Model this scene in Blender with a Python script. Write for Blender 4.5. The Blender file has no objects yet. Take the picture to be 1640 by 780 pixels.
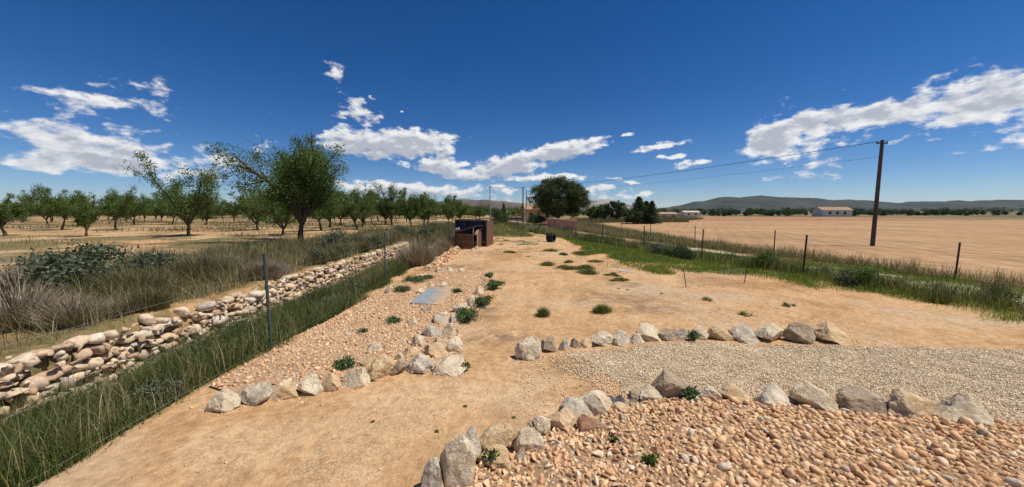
import bpy, bmesh, math, random
import numpy as np
from mathutils import Vector, Matrix, noise as mnoise

R = math.radians
rng = np.random.default_rng(7)
random.seed(7)
scene = bpy.context.scene
COL = scene.collection

# ------------------------------------------------------------------ camera
CAM_H, FPX, CX, CY, HORIZON = 2.6, 563.0, 820.0, 390.0, 338.0
PITCH = math.atan((CY - HORIZON) / FPX)
cam = bpy.data.cameras.new('camera')
cam.sensor_width = 36.0
cam.lens = 36.0 * FPX / 1640.0
cam.clip_start, cam.clip_end = 0.05, 30000
cam_o = bpy.data.objects.new('camera', cam)
COL.objects.link(cam_o)
cam_o.location = (0, 0, CAM_H)
cam_o.rotation_euler = (math.pi / 2 - PITCH, 0, 0)
scene.camera = cam_o

def ray(px, py):
    a, b = (px - CX) / FPX, (CY - py) / FPX
    return Vector((a, math.cos(PITCH) + b * math.sin(PITCH), -math.sin(PITCH) + b * math.cos(PITCH)))

def at(px, py, z=0.0):
    """ground point of the photograph's pixel on the level z"""
    d = ray(px, py)
    t = (z - CAM_H) / d.z
    return Vector((d.x * t, d.y * t, z))

def atd(px, py, dist):
    """point at forward distance dist"""
    d = ray(px, py)
    t = dist / d.y
    return Vector((d.x * t, dist, CAM_H + d.z * t))

# ------------------------------------------------------------------ light
SUN_EL, SUN_AZ = R(61), R(94)
sun_dir = Vector((math.cos(SUN_EL) * math.sin(SUN_AZ), math.cos(SUN_EL) * math.cos(SUN_AZ), math.sin(SUN_EL)))
sun = bpy.data.lights.new('sun', 'SUN')
sun.energy, sun.angle, sun.color = 4.6, R(0.53), (1.0, 0.95, 0.87)
sun_o = bpy.data.objects.new('sun', sun)
COL.objects.link(sun_o)
sun_o.location = (30, 20, 60)
sun_o.rotation_euler = sun_dir.to_track_quat('Z', 'Y').to_euler()

scene.view_settings.view_transform = 'Standard'
scene.view_settings.look = 'None'
scene.view_settings.exposure = 0.0
scene.view_settings.gamma = 1.0
scene.view_settings.use_curve_mapping = False
scene.render.engine = 'CYCLES'
scene.cycles.use_denoising = True
scene.cycles.denoiser = 'OPENIMAGEDENOISE'
scene.cycles.denoising_input_passes = 'RGB_ALBEDO_NORMAL'
scene.cycles.denoising_prefilter = 'NONE'
scene.cycles.max_bounces = 5
scene.cycles.diffuse_bounces = 3
scene.cycles.transparent_max_bounces = 6
scene.cycles.volume_bounces = 0

class NB:
    """small node-graph writer"""
    def __init__(self, tree):
        self.t = tree
    def node(self, kind, **kw):
        n = self.t.nodes.new(kind)
        for k, v in kw.items():
            setattr(n, k, v)
        return n
    def put(self, sock, v):
        if hasattr(v, 'is_output') or isinstance(v, bpy.types.NodeSocket):
            self.t.links.new(v, sock)
        elif v is not None:
            sock.default_value = v
    def m(self, op, a, b=None, c=None, clamp=False):
        n = self.node('ShaderNodeMath', operation=op, use_clamp=clamp)
        self.put(n.inputs[0], a); self.put(n.inputs[1], b); self.put(n.inputs[2], c)
        return n.outputs[0]
    def noise(self, vec, scale, detail=4, rough=0.55, dist=0.0, dims='3D'):
        n = self.node('ShaderNodeTexNoise', noise_dimensions=dims)
        if vec is not None:
            self.t.links.new(vec, n.inputs['Vector'])
        n.inputs['Scale'].default_value = scale
        n.inputs['Detail'].default_value = detail
        n.inputs['Roughness'].default_value = rough
        n.inputs['Distortion'].default_value = dist
        return n.outputs[0]
    def smooth(self, x, lo, hi):
        n = self.node('ShaderNodeMapRange', interpolation_type='SMOOTHSTEP')
        self.put(n.inputs[0], x)
        n.inputs[1].default_value, n.inputs[2].default_value = lo, hi
        return n.outputs[0]
    def mix(self, f, a, b, blend='MIX'):
        n = self.node('ShaderNodeMix', data_type='RGBA', blend_type=blend)
        self.put(n.inputs[0], f)
        for s, v in ((n.inputs[6], a), (n.inputs[7], b)):
            self.put(s, v if not isinstance(v, tuple) else (*v[:3], 1.0))
        return n.outputs[2]
    def ramp(self, f, stops):
        n = self.node('ShaderNodeValToRGB')
        e = n.color_ramp.elements
        while len(e) < len(stops):
            e.new(0.5)
        for el, (p, c) in zip(e, stops):
            el.position, el.color = p, (*c, 1.0)
        self.put(n.inputs[0], f)
        return n.outputs[0]

# ------------------------------------------------------------------ sky
world = bpy.data.worlds.new('World')
scene.world = world
world.use_nodes = True
wt = world.node_tree
wt.nodes.clear()
W = NB(wt)
sky = W.node('ShaderNodeTexSky', sky_type='NISHITA')
sky.sun_disc = False
sky.sun_elevation, sky.sun_rotation = SUN_EL, SUN_AZ
sky.altitude, sky.air_density, sky.dust_density, sky.ozone_density = 3000, 1.0, 0.0, 3.0
tc = W.node('ShaderNodeTexCoord')
sep = W.node('ShaderNodeSeparateXYZ')
wt.links.new(tc.outputs['Generated'], sep.inputs[0])
az = W.m('ARCTAN2', sep.outputs[0], sep.outputs[1])
el = W.m('ARCSINE', sep.outputs[2])
comb = W.node('ShaderNodeCombineXYZ')
W.put(comb.inputs[0], W.m('MULTIPLY', az, 1.0)); W.put(comb.inputs[1], W.m('MULTIPLY', el, 2.0))
cvec = comb.outputs[0]
def vec2(a, b):
    n = W.node('ShaderNodeCombineXYZ'); W.put(n.inputs[0], a); W.put(n.inputs[1], b)
    return n.outputs[0]
def vm(op, a, b, c=None):
    n = W.node('ShaderNodeVectorMath', operation=op)
    for i, v in enumerate((a, b, c)):
        if v is not None:
            W.put(n.inputs[i], v)
    return n.outputs['Value'] if op in ('DOT_PRODUCT', 'LENGTH') else n.outputs[0]
wn = W.node('ShaderNodeTexNoise', noise_dimensions='2D')
wt.links.new(cvec, wn.inputs['Vector'])
wn.inputs['Scale'].default_value, wn.inputs['Detail'].default_value, wn.inputs['Roughness'].default_value = 22, 4, 0.6
warp = vm('MULTIPLY_ADD', wn.outputs['Color'], (0.056, 0.020, 0.0), (-0.028, -0.010, 0.0))
pos = vm('ADD', vec2(az, el), warp)
pos2 = vm('ADD', pos, (0.010, 0.014, 0.0))
fb = W.noise(cvec, 24, 8, 0.565, dims='2D')
shift = vm('ADD', cvec, (0.008, 0.022, 0.0))
fb2 = W.noise(shift, 24, 6, 0.565, dims='2D')
# (px, py, half width, half height, slope, strength) of each cloud puff in the view
PUFFS = [
    (628, 231, 104, 25, -0.03, 1.45), (655, 222, 78, 17, -0.03, 1.25), (555, 228, 46, 25, 0, 1.25), (705, 230, 32, 15, 0.35, 1.15),
    (595, 246, 55, 9, 0, 0.9),
    (893, 243, 84, 16, -0.17, 1.4), (825, 262, 70, 19, -0.12, 1.45), (712, 263, 44, 13, 0, 1.25), (742, 278, 72, 11, 0.1, 1.2),
    (955, 234, 26, 5, -0.25, 0.8),
    (872, 285, 72, 8, 0, 1.1), (917, 283, 22, 6, 0.15, 0.9), (958, 302, 28, 9, 0.05, 0.9), (985, 312, 55, 9, 0, 0.55),
    (650, 303, 125, 12, 0.03, 1.25), (590, 306, 66, 12, 0, 1.1), (715, 309, 62, 8, 0.05, 1.0),
    (1062, 233, 50, 6, -0.12, 0.95), (1072, 251, 22, 4.5, 0, 0.85), (1110, 263, 26, 7, -0.1, 0.95),
    (538, 116, 17, 13, 0.3, 0.55), (574, 174, 32, 17, 0.5, 0.62), (548, 183, 14, 7, 0, 0.7), (552, 152, 8, 5, 0, 0.55),
    (596, 156, 6, 4, 0, 0.5), (583, 195, 17, 9, 0.4, 0.6), (640, 180, 4, 2, 0, 0.5), (1006, 216, 8, 3, 0, 0.45),
    (1035, 308, 16, 4.5, 0, 0.65), (981, 287, 9, 3.5, 0, 0.6), (1020, 293, 18, 2.5, 0, 0.5), (650, 263, 14, 5, 0.3, 0.7),
    (800, 305, 60, 9, 0, 0.5), (843, 320, 60, 7, 0, 0.45)]
F = F2 = None
for px, py, hw, hh, sl, amp in PUFFS:
    d = ray(px, py).normalized()
    k = d.y / FPX
    fs = []
    for pp in (pos, pos2):
        mp = W.node('ShaderNodeMapping', vector_type='TEXTURE')
        wt.links.new(pp, mp.inputs['Vector'])
        mp.inputs['Location'].default_value = (math.atan2(d.x, d.y), math.asin(d.z), 0)
        mp.inputs['Rotation'].default_value = (0, 0, -math.atan(sl))
        mp.inputs['Scale'].default_value = (hw * k, hh * k, 1)
        fs.append(W.m('MULTIPLY_ADD', vm('DOT_PRODUCT', mp.outputs[0], mp.outputs[0]), -amp, amp))
        if hw < 12:
            break
    F = fs[0] if F is None else W.m('MAXIMUM', F, fs[0])
    if len(fs) > 1:
        F2 = fs[1] if F2 is None else W.m('MAXIMUM', F2, fs[1])
# the same kind of fair-weather cloud goes on round the rest of the sky
low = W.noise(cvec, 4.2, 2, 0.5, dims='2D')
side = W.smooth(W.m('ABSOLUTE', W.m('ADD', az, -0.01)), 0.50, 0.62)
band = W.m('MULTIPLY', W.smooth(el, 0.02, 0.08), W.m('SUBTRACT', 1.0, W.smooth(el, 0.16, 0.34)))
Fg = W.m('SUBTRACT', W.m('MULTIPLY', W.m('MULTIPLY', band, side), W.m('MULTIPLY_ADD', low, 5.5, -0.95)), 1.6)
F = W.m('MAXIMUM', W.m('MAXIMUM', F, Fg), -2.2)
F2 = W.m('MAXIMUM', W.m('MAXIMUM', F2, W.m('SUBTRACT', Fg, 0.25)), -1.0)
dens_f = W.m('ADD', F, W.m('MULTIPLY_ADD', fb, 3.2, -1.75))
dens = W.m('MULTIPLY', W.smooth(dens_f, -0.15, 0.75), 0.97)
block = W.m('ADD', F2, W.m('MULTIPLY_ADD', fb2, 3.2, -1.75))
shade = W.m('MULTIPLY_ADD', W.smooth(block, -0.25, 1.15), -1.0, 1.0)
ccol = W.ramp(shade, [(0.0, (0.50, 0.53, 0.60)), (0.4, (0.74, 0.76, 0.80)), (1.0, (1.0, 0.99, 0.98))])
ccol = vm('MULTIPLY', ccol, (11.0, 11.0, 11.0))
bg = W.node('ShaderNodeBackground')
bg.inputs['Strength'].default_value = 0.085
hs = W.node('ShaderNodeHueSaturation')
hs.inputs['Saturation'].default_value = 1.36
hs.inputs['Hue'].default_value = 0.508
hs.inputs['Value'].default_value = 1.04
wt.links.new(sky.outputs[0], hs.inputs['Color'])
W.put(bg.inputs['Color'], W.mix(dens, hs.outputs[0], ccol))
world.cycles.sampling_method = 'NONE'
wo = W.node('ShaderNodeOutputWorld')
wt.links.new(bg.outputs[0], wo.inputs[0])

# ------------------------------------------------------------------ general helpers
def fill_mesh(name, verts, faces):
    """verts (N,3) array, faces (M,k) int array with one k"""
    me = bpy.data.meshes.new(name)
    verts = np.asarray(verts, dtype=np.float32)
    faces = np.asarray(faces, dtype=np.int32)
    n, k = faces.shape
    me.vertices.add(len(verts)); me.vertices.foreach_set('co', verts.ravel())
    me.loops.add(n * k); me.loops.foreach_set('vertex_index', faces.ravel())
    me.polygons.add(n)
    me.polygons.foreach_set('loop_start', np.arange(0, n * k, k, dtype=np.int32))
    me.update(calc_edges=True)
    return me

def obj(name, me, mat=None, parent=None, loc=None, kind=None, smooth=False):
    o = bpy.data.objects.new(name, me)
    COL.objects.link(o)
    if mat is not None and me is not None and not me.materials:
        me.materials.append(mat)
    if parent is not None:
        o.parent = parent
    if loc is not None:
        o.location = loc
    if kind:
        o['kind'] = kind
    if smooth:
        me.polygons.foreach_set('use_smooth', np.ones(len(me.polygons), dtype=bool))
    return o

def tag(o, label, cat, group=None):
    o['label'], o['category'] = label, cat
    if group:
        o['group'] = group
    return o

def thing(name, label, cat, loc=(0, 0, 0), rz=0.0, group=None):
    o = bpy.data.objects.new(name, None)
    COL.objects.link(o)
    o.empty_display_size = 0.2
    o.location = loc
    o.rotation_euler = (0, 0, rz)
    return tag(o, label, cat, group)

def vnoise(x, y, seed=0):
    """smooth 2-D value noise in [-1, 1]"""
    x = np.asarray(x, float); y = np.asarray(y, float)
    xi, yi = np.floor(x).astype(np.int64), np.floor(y).astype(np.int64)
    fx, fy = x - xi, y - yi
    fx, fy = fx * fx * (3 - 2 * fx), fy * fy * (3 - 2 * fy)
    def h(a, b):
        n = (a * 374761393 + b * 668265263 + seed * 1442695041) & 0x7fffffff
        n = ((n ^ (n >> 13)) * 1274126177) & 0x7fffffff
        return ((n ^ (n >> 16)) & 0xffff) / 32767.5 - 1.0
    return (h(xi, yi) * (1 - fx) + h(xi + 1, yi) * fx) * (1 - fy) + (h(xi, yi + 1) * (1 - fx) + h(xi + 1, yi + 1) * fx) * fy

def fbm(x, y, seed=0, octs=4):
    s, a = 0, 1.0
    for i in range(octs):
        s = s + a * vnoise(x * 2 ** i, y * 2 ** i, seed + i); a *= 0.5
    return s / 1.9

def sm(a, b, x):
    t = np.clip((np.asarray(x, float) - a) / (b - a), 0, 1)
    return t * t * (3 - 2 * t)

def zf(x, y):
    """height of the ground"""
    x = np.asarray(x, float); y = np.asarray(y, float)
    w = sm(27, 22, y)
    wob = 0.25 * vnoise(x * 0 + 3.1, y * 0.35, 5)
    xx = x + wob
    zd = -0.5 * sm(-4.55, -5.3, xx)
    zt = (0.55 + 0.30 * sm(-7.2, -16, x)) * (1 - sm(150, 400, np.hypot(x, y)))
    z = w * (zd + (zt - zd) * sm(-6.85, -7.2, xx)) + (1 - w) * zt * sm(-5.2, -8.5, xx)
    near = 1 - sm(30, 60, np.hypot(x, y))
    cxr = 0.25 + 0.055 * (y - 5) + 0.5 * np.sin(y * 0.16)
    for s_ in (-0.72, 0.72):
        z = z - 0.026 * np.exp(-((x - cxr - s_) / 0.13) ** 2) * sm(4.5, 7, y) * sm(34, 26, y) * (0.7 + 0.3 * vnoise(x * 0 + 2, y * 0.8, 17))
    z = z + near * (0.035 * vnoise(x * 0.6, y * 0.6, 1) + 0.016 * vnoise(x * 2.3, y * 2.3, 2) + 0.011 * vnoise(x * 4.6, y * 4.6, 3))
    return z

def zf1(x, y):
    return float(zf(np.array([x]), np.array([y]))[0])

def inside(poly, x, y):
    p = np.asarray(poly, float); r = np.zeros(len(x), bool)
    j = len(p) - 1
    for i in range(len(p)):
        c = ((p[i, 1] > y) != (p[j, 1] > y)) & (x < (p[j, 0] - p[i, 0]) * (y - p[i, 1]) / (p[j, 1] - p[i, 1] + 1e-12) + p[i, 0])
        r ^= c; j = i
    return r

def sample(poly, n, g=rng):
    p = np.asarray(poly, float)
    lo, hi = p.min(0), p.max(0)
    xs, ys, tot = [], [], 0
    while tot < n:
        x, y = g.uniform(lo[0], hi[0], n * 2), g.uniform(lo[1], hi[1], n * 2)
        k = inside(p, x, y)
        xs.append(x[k]); ys.append(y[k]); tot += k.sum()
    return np.concatenate(xs)[:n], np.concatenate(ys)[:n]

def pix_poly(pts, z=0.0):
    return [tuple(at(a, b, z)[:2]) for a, b in pts]

def rot_mats(n, g=rng, tilt=None):
    """random rotations; tilt limits the lean from upright"""
    yaw = g.uniform(0, 2 * np.pi, n)
    if tilt is None:
        q = g.normal(size=(n, 4)); q /= np.linalg.norm(q, axis=1)[:, None]
        w, x, y, z = q.T
        return np.stack([np.stack([1 - 2 * (y * y + z * z), 2 * (x * y - z * w), 2 * (x * z + y * w)], 1),
                         np.stack([2 * (x * y + z * w), 1 - 2 * (x * x + z * z), 2 * (y * z - x * w)], 1),
                         np.stack([2 * (x * z - y * w), 2 * (y * z + x * w), 1 - 2 * (x * x + y * y)], 1)], 1)
    a = g.normal(0, tilt, n); b = g.normal(0, tilt, n)
    o, l = np.zeros(n), np.ones(n)
    Rz = np.stack([np.stack([np.cos(yaw), -np.sin(yaw), o], 1), np.stack([np.sin(yaw), np.cos(yaw), o], 1), np.stack([o, o, l], 1)], 1)
    Rx = np.stack([np.stack([l, o, o], 1), np.stack([o, np.cos(a), -np.sin(a)], 1), np.stack([o, np.sin(a), np.cos(a)], 1)], 1)
    Ry = np.stack([np.stack([np.cos(b), o, np.sin(b)], 1), np.stack([o, l, o], 1), np.stack([-np.sin(b), o, np.cos(b)], 1)], 1)
    return Rx @ Ry @ Rz

def ico(sub):
    bm = bmesh.new()
    bmesh.ops.create_icosphere(bm, subdivisions=sub, radius=1.0)
    v = np.array([p.co[:] for p in bm.verts]); f = np.array([[q.index for q in p.verts] for p in bm.faces])
    bm.free()
    return v, f
ICO = {s: ico(s) for s in (1, 2, 3, 4, 5)}

def chip(v, g, n, lo=0.5, hi=0.85):
    """knock flat facets off a ball: an angular stone"""
    v = v.copy()
    for _ in range(n):
        d = g.normal(size=3); d /= np.linalg.norm(d)
        t = v @ d - g.uniform(lo, hi)
        v -= np.where(t > 0, t, 0)[:, None] * d
    return v

class Geo:
    """collects pieces for one mesh"""
    def __init__(self):
        self.v, self.f, self.n = [], [], 0
    def add(self, v, f):
        self.v.append(np.asarray(v, float)); self.f += [tuple(int(i) + self.n for i in q) for q in f]; self.n += len(v)
    def box(self, c, s, M=None):
        c, h = np.array(c, float), np.array(s, float) / 2
        v = np.array([[x, y, z] for z in (-1, 1) for y in (-1, 1) for x in (-1, 1)]) * h
        if M is not None:
            v = v @ np.array(M.to_3x3()).T
        self.add(v + c, [(0, 2, 3, 1), (4, 5, 7, 6), (0, 1, 5, 4), (2, 6, 7, 3), (0, 4, 6, 2), (1, 3, 7, 5)])
    def tube(self, pts, rad, n=6, cap=True):
        pts = [Vector(p) for p in pts]
        if not hasattr(rad, '__len__'):
            rad = [rad] * len(pts)
        vs = []
        for i, p in enumerate(pts):
            d = (pts[min(i + 1, len(pts) - 1)] - pts[max(i - 1, 0)]).normalized()
            a = d.orthogonal().normalized() if abs(d.z) > 0.9 else d.cross(Vector((0, 0, 1))).normalized()
            b = d.cross(a)
            vs += [p + rad[i] * (math.cos(2 * math.pi * k / n) * a + math.sin(2 * math.pi * k / n) * b) for k in range(n)]
        f = [(i * n + k, i * n + (k + 1) % n, (i + 1) * n + (k + 1) % n, (i + 1) * n + k) for i in range(len(pts) - 1) for k in range(n)]
        if cap:
            f += [tuple(range(n))[::-1], tuple((len(pts) - 1) * n + k for k in range(n))]
        self.add(np.array([tuple(v) for v in vs]), f)
    def lathe(self, prof, n=16, c=(0, 0, 0), M=None):
        v = np.array([[r * math.cos(2 * math.pi * k / n), r * math.sin(2 * math.pi * k / n), z] for r, z in prof for k in range(n)])
        if M is not None:
            v = v @ np.array(M.to_3x3()).T
        m = len(prof)
        self.add(v + np.array(c), [(i * n + k, i * n + (k + 1) % n, (i + 1) * n + (k + 1) % n, (i + 1) * n + k) for i in range(m - 1) for k in range(n)])
    def mesh(self, name):
        me = bpy.data.meshes.new(name)
        me.from_pydata([tuple(p) for p in np.concatenate(self.v)], [], self.f)
        me.update()
        return me

# ------------------------------------------------------------------ materials
def material(name, rough=0.9):
    mt = bpy.data.materials.new(name)
    mt.use_nodes = True
    t = mt.node_tree
    b = t.nodes['Principled BSDF']
    b.inputs['Roughness'].default_value = rough
    b.inputs['Specular IOR Level'].default_value = 0.25
    return mt, NB(t), b

def bump(N, b, h, dist, strength=0.6):
    n = N.node('ShaderNodeBump')
    n.inputs['Strength'].default_value = strength
    n.inputs['Distance'].default_value = dist
    N.put(n.inputs['Height'], h)
    N.t.links.new(n.outputs[0], b.inputs['Normal'])

def coords(N, which='Object'):
    return N.node('ShaderNodeTexCoord').outputs[which]

def world_pos(N):
    return N.node('ShaderNodeNewGeometry').outputs['Position']

def rnd(N):
    """one value for each separate piece, in joined meshes and in copies alike"""
    a = N.node('ShaderNodeNewGeometry').outputs['Random Per Island']
    o = N.node('ShaderNodeObjectInfo').outputs['Random']
    return N.m('FRACT', N.m('ADD', a, o))

def plain(name, col, rough=0.7, var=0.25, scale=6.0, metal=0.0, bmp=0.0):
    mt, N, b = material(name, rough)
    p = coords(N)
    n = N.noise(p, scale, 6, 0.6)
    lo = tuple(c * (1 - var) for c in col); hi = tuple(min(1, c * (1 + var)) for c in col)
    N.put(b.inputs['Base Color'], N.ramp(n, [(0.3, lo), (0.7, hi)]))
    b.inputs['Metallic'].default_value = metal
    if bmp:
        bump(N, b, N.noise(p, scale * 5, 5, 0.6), bmp)
    return mt

def stone_mat(name, pale, dark, stain, stain_amt=0.5, bscale=1.0):
    """weathered limestone: two tones, rusty or grey stain, pits"""
    mt, N, b = material(name, 0.92)
    p = coords(N)
    info = N.node('ShaderNodeObjectInfo').outputs['Random']
    v = N.node('ShaderNodeVectorMath', operation='ADD')
    N.t.links.new(p, v.inputs[0])
    cx = N.node('ShaderNodeCombineXYZ')
    N.put(cx.inputs[0], N.m('MULTIPLY', info, 37.0)); N.put(cx.inputs[1], N.m('MULTIPLY', info, 11.0))
    N.t.links.new(cx.outputs[0], v.inputs[1])
    q = v.outputs[0]
    a = N.noise(q, 5.5 * bscale, 7, 0.62, 0.4)
    s = N.noise(q, 3.1 * bscale, 5, 0.6, 0.8)
    c = N.ramp(a, [(0.33, dark), (0.52, tuple(0.5 * (x + y) for x, y in zip(pale, dark))), (0.66, pale)])
    c = N.mix(N.m('MULTIPLY', N.smooth(s, 0.5, 0.66), stain_amt), c, stain)
    f = N.noise(q, 42 * bscale, 5, 0.7)
    c = N.mix(N.m('MULTIPLY', N.smooth(f, 0.60, 0.72), 0.35), c, tuple(x * 0.55 for x in dark))
    k = N.noise(q, 13 * bscale, 4, 0.65, 0.3)
    c = N.mix(N.m('MULTIPLY', N.smooth(k, 0.60, 0.72), 0.45), c, (0.27, 0.225, 0.165))
    vo = N.node('ShaderNodeTexVoronoi', feature='DISTANCE_TO_EDGE')
    wv = N.node('ShaderNodeVectorMath', operation='MULTIPLY_ADD')
    nz = N.node('ShaderNodeTexNoise'); N.t.links.new(q, nz.inputs['Vector']); nz.inputs['Scale'].default_value = 6.0; nz.inputs['Detail'].default_value = 4
    N.t.links.new(nz.outputs['Color'], wv.inputs[0]); wv.inputs[1].default_value = (0.25, 0.25, 0.25); N.t.links.new(q, wv.inputs[2])
    N.t.links.new(wv.outputs[0], vo.inputs['Vector']); vo.inputs['Scale'].default_value = 4.5 * bscale
    crack = N.smooth(vo.outputs['Distance'], 0.0, 0.035)
    c = N.mix(N.m('MULTIPLY', N.m('SUBTRACT', 1.0, crack), 0.30), c, tuple(x * 0.6 for x in dark))
    N.put(b.inputs['Base Color'], c)
    h = N.m('ADD', N.m('MULTIPLY', f, 0.4), N.m('ADD', N.noise(q, 18 * bscale, 8, 0.65), N.m('ADD', N.m('MULTIPLY', a, 1.2), N.m('MULTIPLY', crack, 0.16))))
    bump(N, b, h, 0.04, 0.8)
    return mt

M = {}
M['pale'] = stone_mat('limestone_pale', (0.86, 0.73, 0.52), (0.60, 0.47, 0.30), (0.62, 0.42, 0.22), 0.55)
M['grey'] = stone_mat('limestone_grey', (0.80, 0.69, 0.52), (0.43, 0.355, 0.26), (0.62, 0.46, 0.28), 0.5)
M['tan'] = stone_mat('limestone_tan', (0.76, 0.55, 0.32), (0.56, 0.37, 0.19), (0.78, 0.63, 0.44), 0.6)
M['brown'] = stone_mat('stone_brown', (0.56, 0.43, 0.29), (0.30, 0.215, 0.135), (0.62, 0.51, 0.37), 0.5)
M['rust'] = stone_mat('stone_rust', (0.52, 0.36, 0.24), (0.30, 0.13, 0.07), (0.36, 0.15, 0.07), 0.8)
M['purple'] = stone_mat('stone_purple', (0.15, 0.12, 0.125), (0.07, 0.055, 0.06), (0.20, 0.17, 0.15), 0.3)

def cobble_mat(name, stops, bscale=14.0):
    mt, N, b = material(name, 0.95)
    b.inputs['Specular IOR Level'].default_value = 0.08
    p = world_pos(N)
    r = rnd(N)
    c = N.ramp(r, stops)
    n = N.noise(p, bscale, 6, 0.65)
    c = N.mix(0.75, c, N.ramp(n, [(0.3, (0.66, 0.62, 0.58)), (0.66, (1.38, 1.38, 1.36))]), 'MULTIPLY')
    n2 = N.noise(p, bscale * 3.1, 4, 0.6)
    c = N.mix(N.m('MULTIPLY', N.smooth(n2, 0.57, 0.7), 0.5), c, (0.24, 0.17, 0.11))
    N.put(b.inputs['Base Color'], c)
    bump(N, b, N.m('ADD', n, N.m('MULTIPLY', n2, 0.6)), 0.012, 0.8)
    return mt
M['cobble'] = cobble_mat('cobble_stone', [(0.0, (0.447, 0.254, 0.129)), (0.14, (0.692, 0.431, 0.233)), (0.34, (0.782, 0.518, 0.297)), (0.50, (0.602, 0.346, 0.178)),
                                          (0.68, (0.826, 0.605, 0.376)), (0.83, (0.737, 0.443, 0.218)), (0.93, (0.804, 0.679, 0.485)), (1.0, (0.447, 0.356, 0.267))])
M['gravel'] = cobble_mat('gravel_stone', [(0.0, (0.519, 0.383, 0.231)), (0.2, (0.873, 0.719, 0.495)), (0.45, (0.708, 0.522, 0.319)), (0.7, (0.950, 0.847, 0.627)),
                                          (0.9, (0.802, 0.603, 0.374)), (1.0, (0.566, 0.487, 0.374))], 30)
M['pebble'] = cobble_mat('pebble_stone', [(0.0, (0.66, 0.49, 0.29)), (0.5, (0.82, 0.69, 0.48)), (0.88, (0.88, 0.80, 0.64)), (1.0, (0.45, 0.32, 0.2))], 30)

def ground_mat():
    mt, N, b = material('dry_earth', 0.97)
    b.inputs['Specular IOR Level'].default_value = 0.1
    p = world_pos(N)
    big = N.noise(p, 0.28, 5, 0.6, 0.6)
    mid = N.noise(p, 1.3, 7, 0.62, 0.3)
    fine_ = N.noise(p, 9, 7, 0.68)
    grit = N.noise(p, 60, 4, 0.7)
    c = N.ramp(mid, [(0.30, (0.50, 0.292, 0.136)), (0.5, (0.625, 0.385, 0.192)), (0.70, (0.70, 0.46, 0.25))])
    c = N.mix(N.m('MULTIPLY', N.smooth(big, 0.5, 0.66), 0.75), c, (0.62, 0.45, 0.285))
    c = N.mix(N.m('MULTIPLY', N.smooth(big, 0.47, 0.32), 0.65), c, (0.40, 0.205, 0.092))
    c = N.mix(0.9, c, N.ramp(fine_, [(0.26, (0.60, 0.55, 0.50)), (0.7, (1.26, 1.27, 1.26))]), 'MULTIPLY')
    c = N.mix(N.m('MULTIPLY', N.smooth(grit, 0.60, 0.7), 0.4), c, (0.64, 0.52, 0.36))
    c = N.mix(N.m('MULTIPLY', N.smooth(grit, 0.38, 0.3), 0.5), c, (0.24, 0.145, 0.075))
    gz = N.node('ShaderNodeAttribute'); gz.attribute_name = 'grit'
    sp = N.noise(p, 34, 3, 0.75)
    gm = N.m('MULTIPLY', N.smooth(N.m('ADD', gz.outputs['Fac'], N.m('MULTIPLY_ADD', N.noise(p, 1.6, 5, 0.65), 1.6, -0.95)), 0.05, 0.5), N.smooth(sp, 0.47, 0.58))
    c = N.mix(N.m('MULTIPLY', gm, 0.42), c, (0.82, 0.66, 0.43))
    # trodden darker humus and wild ground from the zone attributes
    def zone(n):
        a = N.node('ShaderNodeAttribute'); a.attribute_name = n
        return a.outputs['Fac']
    hum = N.m('MULTIPLY', zone('humus'), N.smooth(N.noise(p, 2.2, 6, 0.65), 0.36, 0.62))
    c = N.mix(N.m('MULTIPLY', hum, 0.75), c, (0.22, 0.15, 0.092))
    wild = N.m('MULTIPLY', zone('wild'), N.smooth(N.noise(p, 0.35, 6, 0.65), 0.40, 0.56))
    c = N.mix(N.m('MULTIPLY', wild, 0.85), c, N.ramp(fine_, [(0.3, (0.085, 0.085, 0.03)), (0.7, (0.23, 0.19, 0.085))]))
    far = N.m('MULTIPLY', zone('far'), 0.9)
    fn = N.noise(p, 0.018, 5, 0.6)
    c = N.mix(far, c, N.ramp(fn, [(0.36, (0.07, 0.085, 0.035)), (0.5, (0.15, 0.13, 0.065)), (0.62, (0.36, 0.24, 0.13))]))
    N.put(b.inputs['Base Color'], c)
    dent = N.node('ShaderNodeTexVoronoi', feature='SMOOTH_F1'); N.t.links.new(p, dent.inputs['Vector']); dent.inputs['Scale'].default_value = 3.4; dent.inputs['Smoothness'].default_value = 0.6
    h = N.m('ADD', N.m('ADD', N.m('MULTIPLY', mid, 2.5), N.m('MULTIPLY', dent.outputs['Distance'], 0.9)), N.m('ADD', fine_, N.m('MULTIPLY', grit, 0.35)))
    bump(N, b, h, 0.05, 0.75)
    return mt
M['earth'] = ground_mat()

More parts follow.
